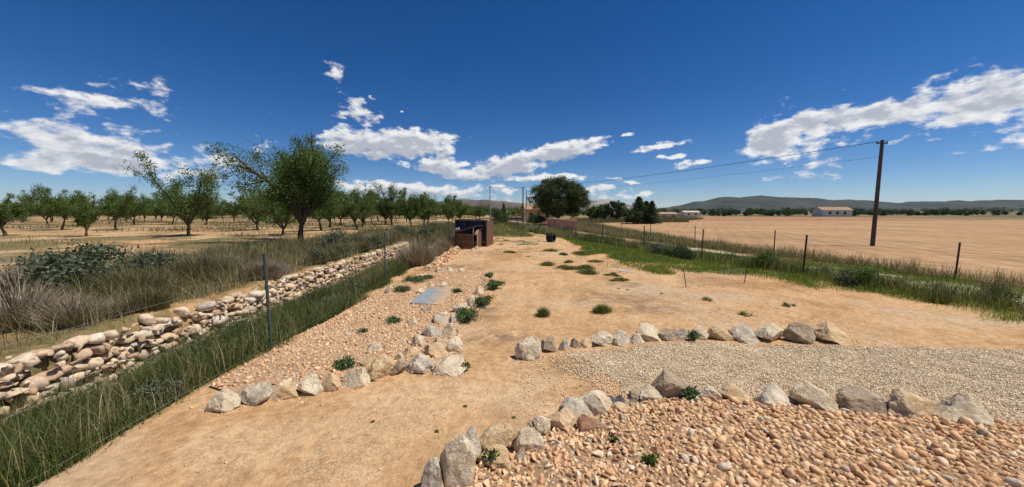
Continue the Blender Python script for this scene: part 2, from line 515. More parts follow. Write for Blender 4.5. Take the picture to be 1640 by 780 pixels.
def soil(name, a, bcol, c3, scale=3.0, furrow=0.0):
    mt, N, b = material(name, 0.97)
    b.inputs['Specular IOR Level'].default_value = 0.1
    p = world_pos(N)
    n = N.noise(p, scale, 7, 0.65)
    c = N.ramp(n, [(0.3, a), (0.5, bcol), (0.7, c3)])
    c = N.mix(0.5, c, N.ramp(N.noise(p, scale * 0.11, 5, 0.6), [(0.35, (0.72, 0.68, 0.62)), (0.65, (1.18, 1.18, 1.18))]), 'MULTIPLY')
    if furrow:
        wv = N.node('ShaderNodeTexWave', wave_type='BANDS', bands_direction='X')
        mp = N.node('ShaderNodeMapping'); mp.inputs['Rotation'].default_value = (0, 0, 0.5)
        N.t.links.new(p, mp.inputs['Vector']); N.t.links.new(mp.outputs[0], wv.inputs['Vector'])
        wv.inputs['Scale'].default_value, wv.inputs['Distortion'].default_value, wv.inputs['Detail'].default_value, wv.inputs['Detail Scale'].default_value = furrow, 3.5, 4, 0.4
        c = N.mix(0.2, c, N.ramp(wv.outputs[0], [(0.1, (0.62, 0.58, 0.52)), (0.6, (1.1, 1.1, 1.1))]), 'MULTIPLY')
        c = N.mix(N.m('MULTIPLY', N.smooth(N.noise(p, 0.11, 6, 0.7), 0.55, 0.66), 0.55), c, (0.30, 0.22, 0.11))
    g = N.noise(p, scale * 9, 4, 0.65)
    c = N.mix(N.m('MULTIPLY', N.smooth(g, 0.57, 0.7), 0.45), c, tuple(x * 0.5 for x in a))
    N.put(b.inputs['Base Color'], c)
    bump(N, b, N.m('ADD', n, N.m('MULTIPLY', g, 0.4)), 0.08, 0.7)
    return mt
M['bed'] = soil('stony_soil', (0.40, 0.25, 0.145), (0.54, 0.36, 0.215), (0.64, 0.45, 0.29), 9)
M['field'] = soil('field_soil', (0.38, 0.225, 0.112), (0.465, 0.285, 0.15), (0.55, 0.36, 0.20), 0.9, 0.22)
M['redfield'] = soil('red_soil', (0.36, 0.17, 0.08), (0.44, 0.22, 0.11), (0.52, 0.29, 0.15), 0.7)
M['track'] = soil('track_soil', (0.50, 0.40, 0.28), (0.62, 0.52, 0.39), (0.70, 0.61, 0.48), 2.0)

def leaf_mat(name, stops, trans=0.25, rough=0.6):
    mt, N, b = material(name, rough)
    r = rnd(N)
    c = N.ramp(r, stops)
    N.put(b.inputs['Base Color'], c)
    b.inputs['Specular IOR Level'].default_value = 0.2
    tr = N.node('ShaderNodeBsdfTranslucent')
    N.put(tr.inputs[0], N.mix(1.0, c, (1.5, 1.6, 0.7), 'MULTIPLY'))
    mx = N.node('ShaderNodeMixShader')
    mx.inputs[0].default_value = trans
    out = N.t.nodes['Material Output']
    N.t.links.new(b.outputs[0], mx.inputs[1]); N.t.links.new(tr.outputs[0], mx.inputs[2]); N.t.links.new(mx.outputs[0], out.inputs[0])
    return mt
M['almond_leaf'] = leaf_mat('almond_leaf', [(0, (0.047, 0.084, 0.019)), (0.5, (0.093, 0.151, 0.034)), (1, (0.163, 0.218, 0.059))])
M['pine_leaf'] = leaf_mat('pine_needles', [(0, (0.029, 0.053, 0.016)), (0.6, (0.059, 0.087, 0.024)), (1, (0.138, 0.147, 0.043))], 0.12)
M['dark_leaf'] = leaf_mat('evergreen_leaf', [(0, (0.028, 0.049, 0.019)), (0.6, (0.049, 0.081, 0.029)), (1, (0.090, 0.117, 0.042))], 0.15)
M['bright_leaf'] = leaf_mat('fresh_leaf', [(0, (0.044, 0.081, 0.018)), (0.6, (0.088, 0.144, 0.031)), (1, (0.150, 0.200, 0.056))], 0.25)
M['broom'] = leaf_mat('broom_twigs', [(0, (0.075, 0.078, 0.030)), (0.45, (0.145, 0.140, 0.058)), (0.8, (0.25, 0.21, 0.10)), (1, (0.37, 0.30, 0.16))], 0.12)
M['greygreen'] = leaf_mat('grey_green_leaf', [(0, (0.056, 0.077, 0.045)), (0.6, (0.119, 0.140, 0.084)), (1, (0.224, 0.231, 0.140))], 0.12)
M['dead'] = leaf_mat('dead_twigs', [(0, (0.186, 0.138, 0.090)), (0.5, (0.355, 0.277, 0.187)), (1, (0.608, 0.504, 0.374))], 0.05)
M['ditch_grass'] = leaf_mat('ditch_grass', [(0, (0.044, 0.068, 0.017)), (0.55, (0.086, 0.127, 0.029)), (0.85, (0.147, 0.170, 0.049)), (1, (0.400, 0.325, 0.131))], 0.22)
M['lush'] = leaf_mat('lush_grass', [(0, (0.073, 0.124, 0.021)), (0.55, (0.155, 0.224, 0.039)), (0.9, (0.270, 0.300, 0.070)), (1, (0.648, 0.520, 0.211))], 0.28)
M['dry'] = leaf_mat('dry_grass', [(0, (0.126, 0.120, 0.054)), (0.35, (0.228, 0.198, 0.096)), (0.75, (0.384, 0.312, 0.168)), (1, (0.552, 0.456, 0.276))], 0.2)
M['tuft'] = leaf_mat('tuft_grass', [(0, (0.092, 0.122, 0.041)), (0.55, (0.174, 0.196, 0.072)), (0.88, (0.290, 0.278, 0.116)), (1, (0.640, 0.503, 0.239))], 0.2)
M['weed'] = leaf_mat('weed_leaf', [(0, (0.054, 0.100, 0.036)), (0.6, (0.109, 0.163, 0.065)), (1, (0.199, 0.245, 0.112))], 0.22)
M['bark'] = plain('bark', (0.095, 0.070, 0.050), 0.95, 0.4, 9, bmp=0.02)
M['pinebark'] = plain('pine_bark', (0.17, 0.135, 0.11), 0.95, 0.4, 7, bmp=0.03)
M['postgreen'] = plain('green_post_paint', (0.055, 0.085, 0.075), 0.5, 0.3, 12)
M['wire'] = plain('galvanised_wire', (0.22, 0.23, 0.22), 0.5, 0.2, 20, metal=0.6)
M['rustmetal'] = plain('rusty_iron', (0.080, 0.046, 0.032), 0.85, 0.45, 25, bmp=0.004)
M['plank'] = plain('brown_plank', (0.145, 0.075, 0.042), 0.8, 0.35, 5, bmp=0.006)
M['plank2'] = plain('weathered_plank', (0.185, 0.105, 0.060), 0.85, 0.35, 5, bmp=0.006)
M['palewood'] = plain('pale_timber', (0.48, 0.36, 0.25), 0.8, 0.2, 8)
M['roofsheet'] = plain('dark_roof_sheet', (0.040, 0.038, 0.040), 0.55, 0.35, 4)
M['tarp'] = plain('blue_tarpaulin', (0.016, 0.032, 0.085), 0.5, 0.35, 3, bmp=0.02)
M['concrete'] = plain('grey_concrete', (0.255, 0.275, 0.285), 0.8, 0.22, 4, bmp=0.004)
M['rubber'] = plain('tyre_rubber', (0.020, 0.020, 0.022), 0.6, 0.3, 9)
M['whiteplastic'] = plain('white_plastic', (0.72, 0.72, 0.70), 0.5, 0.08, 9)
M['cream'] = plain('cream_render', (0.62, 0.52, 0.36), 0.9, 0.15, 2, bmp=0.01)
M['whitewall'] = plain('white_render', (0.70, 0.66, 0.58), 0.9, 0.12, 1.5, bmp=0.01)
M['salmon'] = plain('salmon_render', (0.46, 0.245, 0.170), 0.92, 0.2, 1.6, bmp=0.01)
M['orangewall'] = plain('orange_render', (0.50, 0.285, 0.145), 0.92, 0.18, 1.0, bmp=0.01)
M['tile'] = plain('roof_tile', (0.40, 0.255, 0.160), 0.9, 0.3, 2.5)
M['coping'] = plain('pale_coping', (0.62, 0.52, 0.42), 0.9, 0.15, 4)
M['darkglass'] = plain('dark_window', (0.02, 0.024, 0.03), 0.15, 0.2, 3)
M['wood_pole'] = plain('pole_timber', (0.085, 0.070, 0.060), 0.9, 0.3, 4)
M['steel_pole'] = plain('pole_steel', (0.26, 0.27, 0.27), 0.6, 0.2, 4)
M['cable'] = plain('black_cable', (0.02, 0.02, 0.022), 0.6, 0.1, 4)
M['iron'] = plain('dark_iron', (0.035, 0.033, 0.032), 0.6, 0.3, 6)

def hill_mat(name, rock, scrub, pale, amt):
    mt, N, b = material(name, 1.0)
    b.inputs['Specular IOR Level'].default_value = 0.0
    p = world_pos(N)
    n = N.noise(p, 0.0045, 8, 0.68)
    n2 = N.noise(p, 0.03, 5, 0.65)
    c = N.ramp(N.m('ADD', N.m('MULTIPLY', n, 0.7), N.m('MULTIPLY', n2, 0.3)), [(0.40, scrub), (0.52, rock)])
    c = N.mix(N.m('MULTIPLY', N.smooth(N.noise(p, 0.0021, 6, 0.6), 0.5, 0.62), amt), c, pale)
    N.put(b.inputs['Base Color'], c)
    return mt
M['hillL'] = hill_mat('scrub_hill', (0.135, 0.108, 0.085), (0.034, 0.040, 0.026), (0.22, 0.175, 0.135), 0.45)
M['hillC'] = hill_mat('bare_mountain', (0.19, 0.16, 0.135), (0.05, 0.058, 0.045), (0.44, 0.38, 0.31), 0.8)
M['hillR'] = hill_mat('wooded_hill', (0.060, 0.066, 0.046), (0.028, 0.038, 0.026), (0.11, 0.10, 0.075), 0.35)

# ------------------------------------------------------------------ ground
def axis(lo, hi, step, far, k=1.16):
    c = list(np.arange(lo, hi + 1e-6, step))
    s = step
    while c[-1] < far:
        s *= k; c.append(c[-1] + s)
    s = step
    while c[0] > -far:
        s *= k; c.insert(0, c[0] - s)
    return np.array(c)
gx, gy = axis(-9, 12, 0.11, 9000), axis(2, 22, 0.11, 9000)
gy = gy[gy > -400]
X, Y = np.meshgrid(gx, gy)
nx, ny = len(gx), len(gy)
xf, yf = X.ravel(), Y.ravel()
idx = np.arange(nx * ny).reshape(ny, nx)
faces = np.stack([idx[:-1, :-1].ravel(), idx[:-1, 1:].ravel(), idx[1:, 1:].ravel(), idx[1:, :-1].ravel()], 1)
me = fill_mesh('ground', np.stack([xf, yf, zf(xf, yf)], 1), faces)
dist = np.hypot(xf, yf)
def attr(me, name, val):
    a = me.attributes.new(name, 'FLOAT', 'POINT'); a.data.foreach_set('value', np.asarray(val, dtype=np.float32))
wild = np.clip(sm(-4.6, -5.4, xf) * (0.55 + 0.45 * sm(28, 22, yf)) + sm(29, 36, yf) * sm(3.5, 0.5, np.abs(xf + 1 - 0.05 * yf)) * 0 + sm(30, 40, yf) * 0.75
               + sm(8.5, 10, xf + 0.301 * (yf - 23.2) - 0) * 0.9, 0, 1)
attr(me, 'wild', wild)
attr(me, 'far', sm(120, 260, dist))
def blob(cx, cy, rx, ry):
    return np.exp(-((xf - cx) / rx) ** 2 - ((yf - cy) / ry) ** 2)
hum = np.zeros_like(xf)
for px, py, rx, ry in ((1000, 478, 1.6, 1.0), (960, 470, 1.0, 0.5), (1050, 495, 1.2, 0.5), (740, 428, 1.6, 1.4), (700, 434, 1.0, 1.2), (800, 540, 0.9, 0.5),
                       (780, 500, 0.4, 1.0), (905, 585, 0.7, 0.35), (1000, 455, 0.9, 0.6), (770, 405, 1.4, 1.0)):
    c = at(px, py); hum = np.maximum(hum, blob(c.x, c.y, rx, ry))
attr(me, 'humus', hum)
grit = np.zeros_like(xf)
for px, py, rx, ry in ((600, 690, 0.8, 0.5), (560, 735, 0.7, 0.5), (720, 640, 0.9, 0.3), (790, 625, 0.5, 0.3), (880, 610, 0.5, 0.25), (660, 660, 0.6, 0.3), (885, 488, 0.5, 0.5), (1095, 495, 0.8, 0.5), (700, 620, 0.8, 0.2),
                       (850, 650, 0.5, 0.2), (620, 640, 0.6, 0.25), (980, 460, 0.7, 0.4), (1080, 445, 0.8, 0.8), (870, 380, 1.5, 1.5), (400, 720, 0.8, 0.5)):
    c = at(px, py); grit = np.maximum(grit, blob(c.x, c.y, rx, ry))
attr(me, 'grit', grit)
obj('ground', me, M['earth'], kind='structure', smooth=True)

def sheet(name, poly, mat, lift=0.02, step=1.0):
    """a patch of other soil laid over the ground"""
    p = np.array(poly)
    bm = bmesh.new()
    bm.faces.new([bm.verts.new((a, b, 0)) for a, b in poly])
    ext = (p.max(0) - p.min(0))
    bmesh.ops.triangulate(bm, faces=bm.faces[:])
    while max(e.calc_length() for e in bm.edges) > step and len(bm.faces) < 6000:
        es = [e for e in bm.edges if e.calc_length() > step]
        bmesh.ops.subdivide_edges(bm, edges=es, cuts=1)
        bmesh.ops.triangulate(bm, faces=bm.faces[:])
    co = np.array([v.co[:] for v in bm.verts])
    z = zf(co[:, 0], co[:, 1]) + lift
    for v, zz in zip(bm.verts, z):
        v.co.z = zz
    me = bpy.data.meshes.new(name); bm.to_mesh(me); bm.free()
    return obj(name, me, mat, kind='structure', smooth=True)

def ribbon(name, centre, width, mat, lift):
    pts = [Vector((a, b, 0)) for a, b in centre]
    fine_pts = []
    for i in range(len(pts) - 1):
        p0, p1, p2, p3 = pts[max(i - 1, 0)], pts[i], pts[i + 1], pts[min(i + 2, len(pts) - 1)]
        for t in np.linspace(0, 1, 24, endpoint=False):
            fine_pts.append(0.5 * ((2 * p1) + (p2 - p0) * t + (2 * p0 - 5 * p1 + 4 * p2 - p3) * t * t + (3 * p1 - p0 - 3 * p2 + p3) * t ** 3))
    v, f = [], []
    K = 7
    for i, p in enumerate(fine_pts):
        d = (fine_pts[min(i + 1, len(fine_pts) - 1)] - fine_pts[max(i - 1, 0)]).normalized()
        s = Vector((d.y, -d.x, 0))
        wl = width * (1 + 0.12 * float(vnoise(i * 0.31, 0.5, 8))) / 2; wr = width * (1 + 0.12 * float(vnoise(i * 0.27, 4.5, 9))) / 2
        for k in range(K):
            t = k / (K - 1)
            q = p + s * (-wl + (wl + wr) * t)
            v.append((q.x, q.y, zf1(q.x, q.y) + lift * math.sin(math.pi * (0.06 + 0.88 * t)) ** 0.3 * (1 if 0 < k < K - 1 else 0.3)))
    for i in range(len(fine_pts) - 1):
        for k in range(K - 1):
            f.append((i * K + k, i * K + k + 1, (i + 1) * K + k + 1, (i + 1) * K + k))
    return obj(name, fill_mesh(name, v, f), mat, kind='structure', smooth=True)

sheet('harvested_field', [(19, 4), (16.5, 16), (14.6, 24), (13.6, 40), (13.4, 55), (15, 74), (24, 78), (40, 80), (48, 96), (140, 98), (140, 4)], M['field'], 0.05, 6)
sheet('ploughed_field', [(36, 84), (47, 100), (140, 102), (140, 150), (46, 128)], M['redfield'], 0.06, 8)
ribbon('dirt_track', [(19, -4), (16.6, 6), (14.0, 15), (11.8, 23), (9.6, 31), (7.8, 39.5), (5.9, 48.5), (4.0, 60), (2.2, 74), (1.2, 90)], 2.5, M['track'], 0.05)
ribbon('orchard_lane', [(-75, 66), (-40, 68), (-18, 70), (-8, 74), (-2, 84)], 2.4, M['track'], 0.05)

# ------------------------------------------------------------------ hills
def hill(name, mat, dist, prof, depth, seed, rug=0.05):
    """a real ridge: crest at dist, falling away to both sides"""
    pxs = np.array([p[0] for p in prof], float); pys = np.array([p[1] for p in prof], float)
    xs = np.linspace(pxs[0], pxs[-1], 260)
    crest = np.interp(xs, pxs, pys)
    hgt = np.maximum((HORIZON - crest) / FPX * dist, 0) + CAM_H
    wx = (xs - CX) / FPX * dist
    rows = np.linspace(-1, 1, 44)
    v, f = [], []
    for t in rows:
        prof_t = (1 - abs(t)) ** 1.25
        yy = dist + t * depth
        bump_ = 1 + rug * 4 * fbm(wx / (dist * 0.05), np.full_like(wx, yy / (dist * 0.05)), seed, 5) * (abs(t) > 0.01)
        spur = 1 + 0.35 * fbm(wx / (dist * 0.09), np.full_like(wx, t * 2.0), seed + 9, 4) * min(1, abs(t) * 4)
        z = hgt * prof_t * bump_ * spur - 8 * abs(t) ** 3
        z = z + (rug * hgt * 0.5 * fbm(wx / (dist * 0.012), np.full_like(wx, yy / (dist * 0.012)), seed + 3, 4))
        v.append(np.stack([wx, np.full_like(wx, yy), z], 1))
    n = len(xs)
    for i in range(len(rows) - 1):
        for k in range(n - 1):
            f.append((i * n + k, i * n + k + 1, (i + 1) * n + k + 1, (i + 1) * n + k))
    return obj(name, fill_mesh(name, np.concatenate(v), f), mat, kind='structure', smooth=True)
hill('hill', M['hillL'], 3000, [(-900, 338), (-300, 333), (100, 328), (330, 331), (520, 333), (640, 330), (700, 324.5), (716, 321), (740, 319.5), (772, 320.5), (800, 322.5),
                                (828, 325.5), (860, 327.5), (900, 330), (950, 335), (1000, 338)], 900, 3)
hill('mountain', M['hillC'], 6500, [(860, 336), (905, 329), (935, 322), (948, 319), (962, 317), (975, 319), (990, 324), (1010, 330), (1040, 334), (1080, 337)], 1900, 14, 0.06)
hill('wooded_hill', M['hillR'], 3800, [(930, 337), (985, 334.5), (1050, 334), (1075, 332.5), (1095, 328), (1112, 323.5), (1150, 317), (1210, 314), (1300, 318), (1420, 324),
                                      (1640, 320), (1900, 328), (2400, 337)], 1100, 25)

# ------------------------------------------------------------------ stones
def px_size(px, py, z=0.0):
    d = ray(px, py)
    return (z - CAM_H) / d.z / FPX            # metres for one photograph pixel at that ground point

FOOT = []
def boulder(px, py, w, h, mat, label, seed, tilt=0.0, planes=11, deep=0.8, group=None, cat='boulder', rug=1.0, zlift=0.0, name='boulder'):
    """px: middle, py: front foot, w and h: extent in photograph pixels"""
    g = np.random.default_rng(1000 + seed)
    k = px_size(px, py)
    p = at(px, py)
    Wd = w * k * 1.04
    D = Wd * deep
    look = math.atan2(CAM_H, p.y)
    H = max((h * k - D * 0.8 * math.sin(look)) / math.cos(look), 0.42 * Wd)
    H = min(H * 1.12, 1.3 * Wd)
    v, f = ICO[5] if w > 30 else ICO[4]
    v = chip(v, g, planes + 2, 0.42, 0.88)
    off = Vector(g.uniform(-50, 50, 3))
    disp = np.array([mnoise.fractal(Vector(q) * 1.4 + off, 1.0, 2.1, 5) for q in v])
    fine_d = np.array([mnoise.fractal(Vector(q) * 5.0 + off, 0.9, 2.0, 4) for q in v])
    v = v * (1 + rug * (0.12 * disp + 0.075 * fine_d))[:, None]
    v = v / (v.max(0) - v.min(0))[None, :]
    v = v - (v.max(0) + v.min(0)) / 2
    v = v * np.array([Wd, D, H * 1.22])
    tz = v[:, 2] / (H * 1.22) + 0.5
    v[:, :2] *= (1.08 - 0.42 * tz)[:, None]
    v[:, 1] += 0.22 * D * (tz - 0.4)
    if tilt:
        v = v @ np.array(Matrix.Rotation(tilt, 3, 'Y')).T
        v[:, 0] *= Wd / (v[:, 0].max() - v[:, 0].min())
    v[:, 2] -= v[:, 2].min() + 0.27 * H
    v[:, 2] *= 1.06
    FOOT.append((p.x, p.y + D * 0.45, Wd, D))
    o = obj(name, fill_mesh(name, v, f), M[mat], loc=(p.x, p.y + D * 0.45, zf1(p.x, p.y + D * 0.45) + zlift), smooth=False)
    me = o.data
    me.polygons.foreach_set('use_smooth', np.ones(len(me.polygons), dtype=bool))
    return tag(o, label, cat, group)

CN = {'pale': 'cream', 'tan': 'tan', 'grey': 'grey', 'brown': 'brown'}
RG = 'boulders edging the far side of the gravel'
row_right = [
    (847, 576, 43, 39, 'pale', 'big rounded white boulder ending the row beside the gravel, brown hollow in its face', 0.1, 1),
    (880.5, 563, 31, 24, 'brown', 'squat brown boulder beside the big rounded white end boulder', 0.1, 10),
    (906, 558, 19, 22, 'grey', 'narrow upright grey boulder with rough pitted top in the gravel row', 0.2, 10),
    (922, 555, 17, 17, 'brown', 'small round brown stone between the narrow grey and the orange boulder', 0.0, 8),
    (941, 554, 24, 15, 'tan', 'low orange tan boulder in the row beside the gravel', 0.1, 12),
    (969, 554, 38, 21, 'pale', 'sharp-edged cream boulder with one peak beside the rounded grey boulder', 0.25, 14),
    (998, 553, 36, 25, 'grey', 'rounded blue-grey boulder in the row beside the gravel', 0.0, 8),
    (1026, 551, 26, 18, 'pale', 'small cream wedge leaning between grey boulder and long slanting boulder', 0.35, 12),
    (1045, 549, 50, 27, 'pale', 'long cream boulder slanting down to the right with shadowed underside', 0.42, 13),
    (1076, 547, 33, 21, 'brown', 'rounded brown boulder with tan face behind the long slanting boulder', 0.1, 9),
    (1098, 546, 24, 19, 'grey', 'small grey stone with pale sloping top past the rounded brown boulder', 0.35, 11)]
for i, (px, py, w, h, m, lab, tl, pl) in enumerate(row_right):
    boulder(px, py, w, h, m, lab, i, tl, pl)
for i, (px, py, w, h, m) in enumerate([(1126, 546, 34, 24, 'pale'), (1160, 547, 40, 26, 'tan'), (1200, 548, 46, 28, 'grey'), (1246, 550, 50, 30, 'pale'), (1298, 552, 56, 32, 'brown'), (1352, 553, 56, 30, 'tan')]):
    boulder(px, py, w, h, m, f'{CN[m]} weathered boulder of the gravel row, past the small grey stone with pale top', 20 + i, 0.04, 9, group=RG)

row_near = [
    (690, 790, 36, 48, 'grey', 'upright grey boulder at the very end of the cobble bed row', -0.15, 9, 0.75),
    (727, 788, 60, 76, 'pale', 'largest pale boulder of the cobble bed row, tall with weathered face', 0.3, 12, 0.7),
    (744, 752, 46, 58, 'grey', 'tall pale grey boulder with flat weathered top behind the largest pale one', 0.1, 11, 0.8),
    (797, 727, 58, 36, 'tan', 'broad flat sandy boulder half sunk in the earth with a dark hollow below', 0.05, 12, 0.8),
    (790, 757, 56, 28, 'tan', 'long low tan boulder under the hollow with a green sprig on it', 0.05, 11, 0.7),
    (849, 729, 46, 46, 'pale', 'blocky cream boulder with pitted front beside the flat sandy boulder', 0.1, 11, 0.8),
    (850, 694, 20, 22, 'brown', 'small brown stone put in for the dark shade behind the white angular boulder', 0.0, 10, 0.8),  # added stone, its brown stands for a patch of shade
    (871, 697, 28, 33, 'pale', 'white angular boulder standing between sandy and cream boulders', -0.2, 13, 0.8),
    (903, 693, 48, 38, 'tan', 'wide cream-tan boulder with knobbly face next to the grey slabs', 0.1, 10, 0.8),
    (929, 670, 52, 25, 'grey', 'flat grey-white slab with deep shadow under its edge', 0.22, 13, 0.9),
    (960, 666, 56, 27, 'pale', 'pale flat slab lying against the grey-white slab', 0.30, 13, 0.9),
    (950, 698, 45, 27, 'rust', 'rust-red stone with cream top under the flat slabs', -0.2, 13, 0.8),
    (983, 652, 26, 19, 'purple', 'dark purple stone in the cobble bed row, larger of the two', 0.0, 10, 0.9),
    (996, 644, 17, 15, 'purple', 'dark purple stone in the cobble bed row, smaller of the two', 0.0, 10, 0.9),
    (998, 663, 28, 18, 'tan', 'tan stone with rusty patch below the purple stones', 0.1, 11, 0.8),
    (1027, 641, 28, 18, 'brown', 'low brown stone between purple stones and cream boulder', 0.1, 11, 0.9),
    (1049, 644, 39, 29, 'pale', 'smooth domed cream boulder beside the large brown-grey boulder', 0.15, 8, 0.85),
    (1088, 643, 66, 34, 'brown', 'large brown-grey boulder with broad sloping face in the cobble bed row', 0.15, 11, 0.75),
    (1032, 678, 20, 19, 'tan', 'squared tan block lying on the cobbles', 0.0, 12, 0.9),
    (1000, 677, 14, 15, 'grey', 'small blue-grey stone on the cobbles below the purple stones', 0.0, 10, 0.8),
    (832, 741, 18, 26, 'grey', 'narrow tilted grey stone leaning by the blocky cream boulder', 0.6, 10, 0.7)]
for i, (px, py, w, h, m, lab, tl, pl, dp) in enumerate(row_near):
    boulder(px, py + 1, w * 1.1, h * 1.06, m, lab, 40 + i, tl, pl, dp)
for i, (px, py, w, h, m) in enumerate([(1140, 646, 40, 30, 'pale'), (1190, 651, 52, 34, 'tan'), (1252, 655, 56, 34, 'grey'), (1322, 662, 66, 40, 'pale'), (1402, 668, 70, 40, 'brown'), (1490, 676, 80, 44, 'tan'), (1590, 690, 90, 50, 'pale')]):
    boulder(px, py, w, h, m, f'{CN[m]} boulder of the cobble bed row, past the large brown-grey boulder', 70 + i, 0.12, 11, 0.8, group='boulders continuing the cobble bed row')

bed_left = [
    (719.5, 603, 55, 40, 'pale', 'large cream slab at the bed corner with overhanging shadowed edge', 0.10, 12, 0.95),
    (668, 603, 46, 35, 'grey', 'squared grey boulder with dark pitted front beside the large cream slab', 0.05, 11, 0.8),
    (633.5, 605, 31, 26, 'brown', 'rounded boulder in shadow with rust-coloured face between grey and tan boulders', 0.0, 9, 0.8),
    (597, 612, 54, 42, 'tan', 'large smooth tan boulder overhanging on one side of the stone bed', -0.25, 11, 0.8),
    (561, 624, 46, 37, 'pale', 'whitish flat-topped boulder with lichen beside the large tan one', -0.2, 12, 0.8),
    (526, 629, 30, 31, 'tan', 'orange boulder past the whitish lichen boulder on the bed front', 0.1, 10, 0.8),
    (728, 564, 29, 28, 'pale', 'white blocky boulder standing on the bed corner behind the cream slab', 0.2, 12, 0.8),
    (703, 561, 25, 28, 'tan', 'tan wedge-shaped stone leaning against the white blocky boulder', -0.3, 12, 0.8),
    (694, 575, 42, 22, 'tan', 'flat sandy stone lying behind the large cream slab', 0.1, 12, 0.9),
    (690, 541, 32, 17, 'grey', 'grey-brown flat stone behind the tan wedge-shaped stone', 0.1, 11, 0.9),
    (719, 539, 24, 22, 'pale', 'cream porous rock on the bed edge above the white blocky boulder', 0.0, 10, 0.8),
    (702, 521, 28, 16, 'grey', 'smooth grey flat stone at the bed edge near the porous rock', -0.1, 9, 0.9),
    (659, 524, 17, 16, 'pale', 'bright white stone lying alone on the reddish rubble', 0.1, 10, 0.8),
    (637, 581, 16, 16, 'pale', 'small white stone behind the rounded shadowed boulder', 0.1, 10, 0.8),
    (596, 564, 24, 18, 'pale', 'pale lumpy stone among the reddish rubble', 0.1, 10, 0.8),
    (585, 590, 30, 20, 'tan', 'orange flat stone behind the large smooth tan boulder', 0.1, 10, 0.8),
    (655, 574, 34, 18, 'tan', 'sandy flat stone behind the squared grey boulder', 0.05, 11, 0.9),
    (667, 556, 22, 19, 'pale', 'pale grey-streaked stone behind the sandy flat stones', 0.3, 11, 0.8),
    (724, 519, 17, 18, 'grey', 'upright greyish stone beside the trailing weeds at the bed edge', 0.1, 11, 0.8),
    (737, 503, 32, 15, 'pale', 'long pale pitted rock above the trailing weeds', 0.1, 10, 0.8),
    (754, 493, 17, 19, 'pale', 'cream rock on the bed edge between two trailing weeds', 0.1, 10, 0.8),
    (768, 475, 15, 15, 'pale', 'pale jagged rock on the bed edge beside the bushy weed', 0.1, 11, 0.8),
    (682, 500, 18, 11, 'brown', 'thin slab stone coloured brown for its shade, tilted below the concrete cover', 0.3, 13, 0.9),  # the slab's shade is put into its brown colour
    (708, 508, 15, 12, 'pale', 'pale stone with shadowed underside above the smooth grey flat stone', 0.3, 13, 0.9),
    (710, 462, 14, 10, 'pale', 'white oval stone along the back edge of the concrete cover', 0.0, 8, 0.8),
    (671, 472, 17, 11, 'pale', 'cream stone in the weeds beside the concrete cover', 0.0, 10, 0.8),
    (621, 471, 15, 13, 'pale', 'pale boulder on the rubble near the green fence post', 0.0, 10, 0.8),
    (690, 461, 13, 8, 'tan', 'tan stone behind the corner of the concrete cover', 0.0, 10, 0.8),
    (728, 462, 22, 10, 'tan', 'broad orange stone beside the white oval stone', 0.0, 10, 0.9),
    (700, 438, 13, 9, 'pale', 'white stone at the back edge of the stone bed, first from the fence', 0.0, 10, 0.8),
    (718, 438, 17, 8, 'pale', 'low white stone at the back edge of the stone bed, second from the fence', 0.0, 10, 0.8),
    (739, 437, 15, 8, 'pale', 'low white stone at the back edge of the stone bed, third from the fence', 0.0, 10, 0.8),
    (783, 444, 9, 9, 'pale', 'white stone at the far corner of the stone bed above the bushy weed', 0.0, 10, 0.8)]
for i, (px, py, w, h, m, lab, tl, pl, dp) in enumerate(bed_left):
    boulder(px, py, w, h, m, lab, 100 + i, tl, pl, dp)
edge_stones = [(776, 461, 11, 9, 'pale'), (779, 452, 10, 8, 'tan'), (762, 484, 12, 9, 'pale'), (746, 499, 12, 9, 'tan'), (729, 527, 15, 11, 'pale'), (733, 541, 14, 10, 'tan'), (712, 550, 14, 10, 'pale'), (771, 469, 10, 8, 'tan')]
for i, (px, py, w, h, m) in enumerate(edge_stones):
    boulder(px, py, w, h, m, f'small {CN[m]} stone in the line of rocks along the yard edge of the bed', 160 + i, 0.1, 9, 0.8, group='small stones on the stone bed edge', cat='stone', name='stone')
for i, (px, py, w, h, m) in enumerate([(492, 634, 40, 34, 'pale'), (447, 642, 46, 38, 'tan'), (396, 652, 52, 40, 'grey'), (346, 664, 46, 40, 'pale')]):
    boulder(px, py, w, h, m, f'{CN[m]} boulder of the stone bed front, past the orange boulder', 150 + i, 0.1, 10, 0.8, group='boulders continuing the stone bed front')

STONES = []
for i in range(14):
    g = np.random.default_rng(500 + i)
    v = chip(ICO[2][0], g, 7, 0.30, 0.62) * (1 + 0.035 * g.normal(size=(len(ICO[2][0]), 1)))
    STONES.append(v / np.abs(v).max(0) * np.array([1.0, g.uniform(0.52, 0.88), g.uniform(0.40, 0.70)]))
CHIPS = []
for i in range(24):
    g = np.random.default_rng(700 + i)
    v = ICO[1][0] * (1 + 0.22 * g.normal(size=(12, 1)))
    CHIPS.append(v * np.array([1.0, g.uniform(0.6, 0.9), g.uniform(0.4, 0.7)]))
OCT_V = np.array([[1, 0, 0], [0, .8, 0], [-1, 0, 0], [0, -.8, 0], [0, 0, .6], [0, 0, -.6]], float)
OCT_F = np.array([[0, 1, 4], [1, 2, 4], [2, 3, 4], [3, 0, 4], [1, 0, 5], [2, 1, 5], [3, 2, 5], [0, 3, 5]])

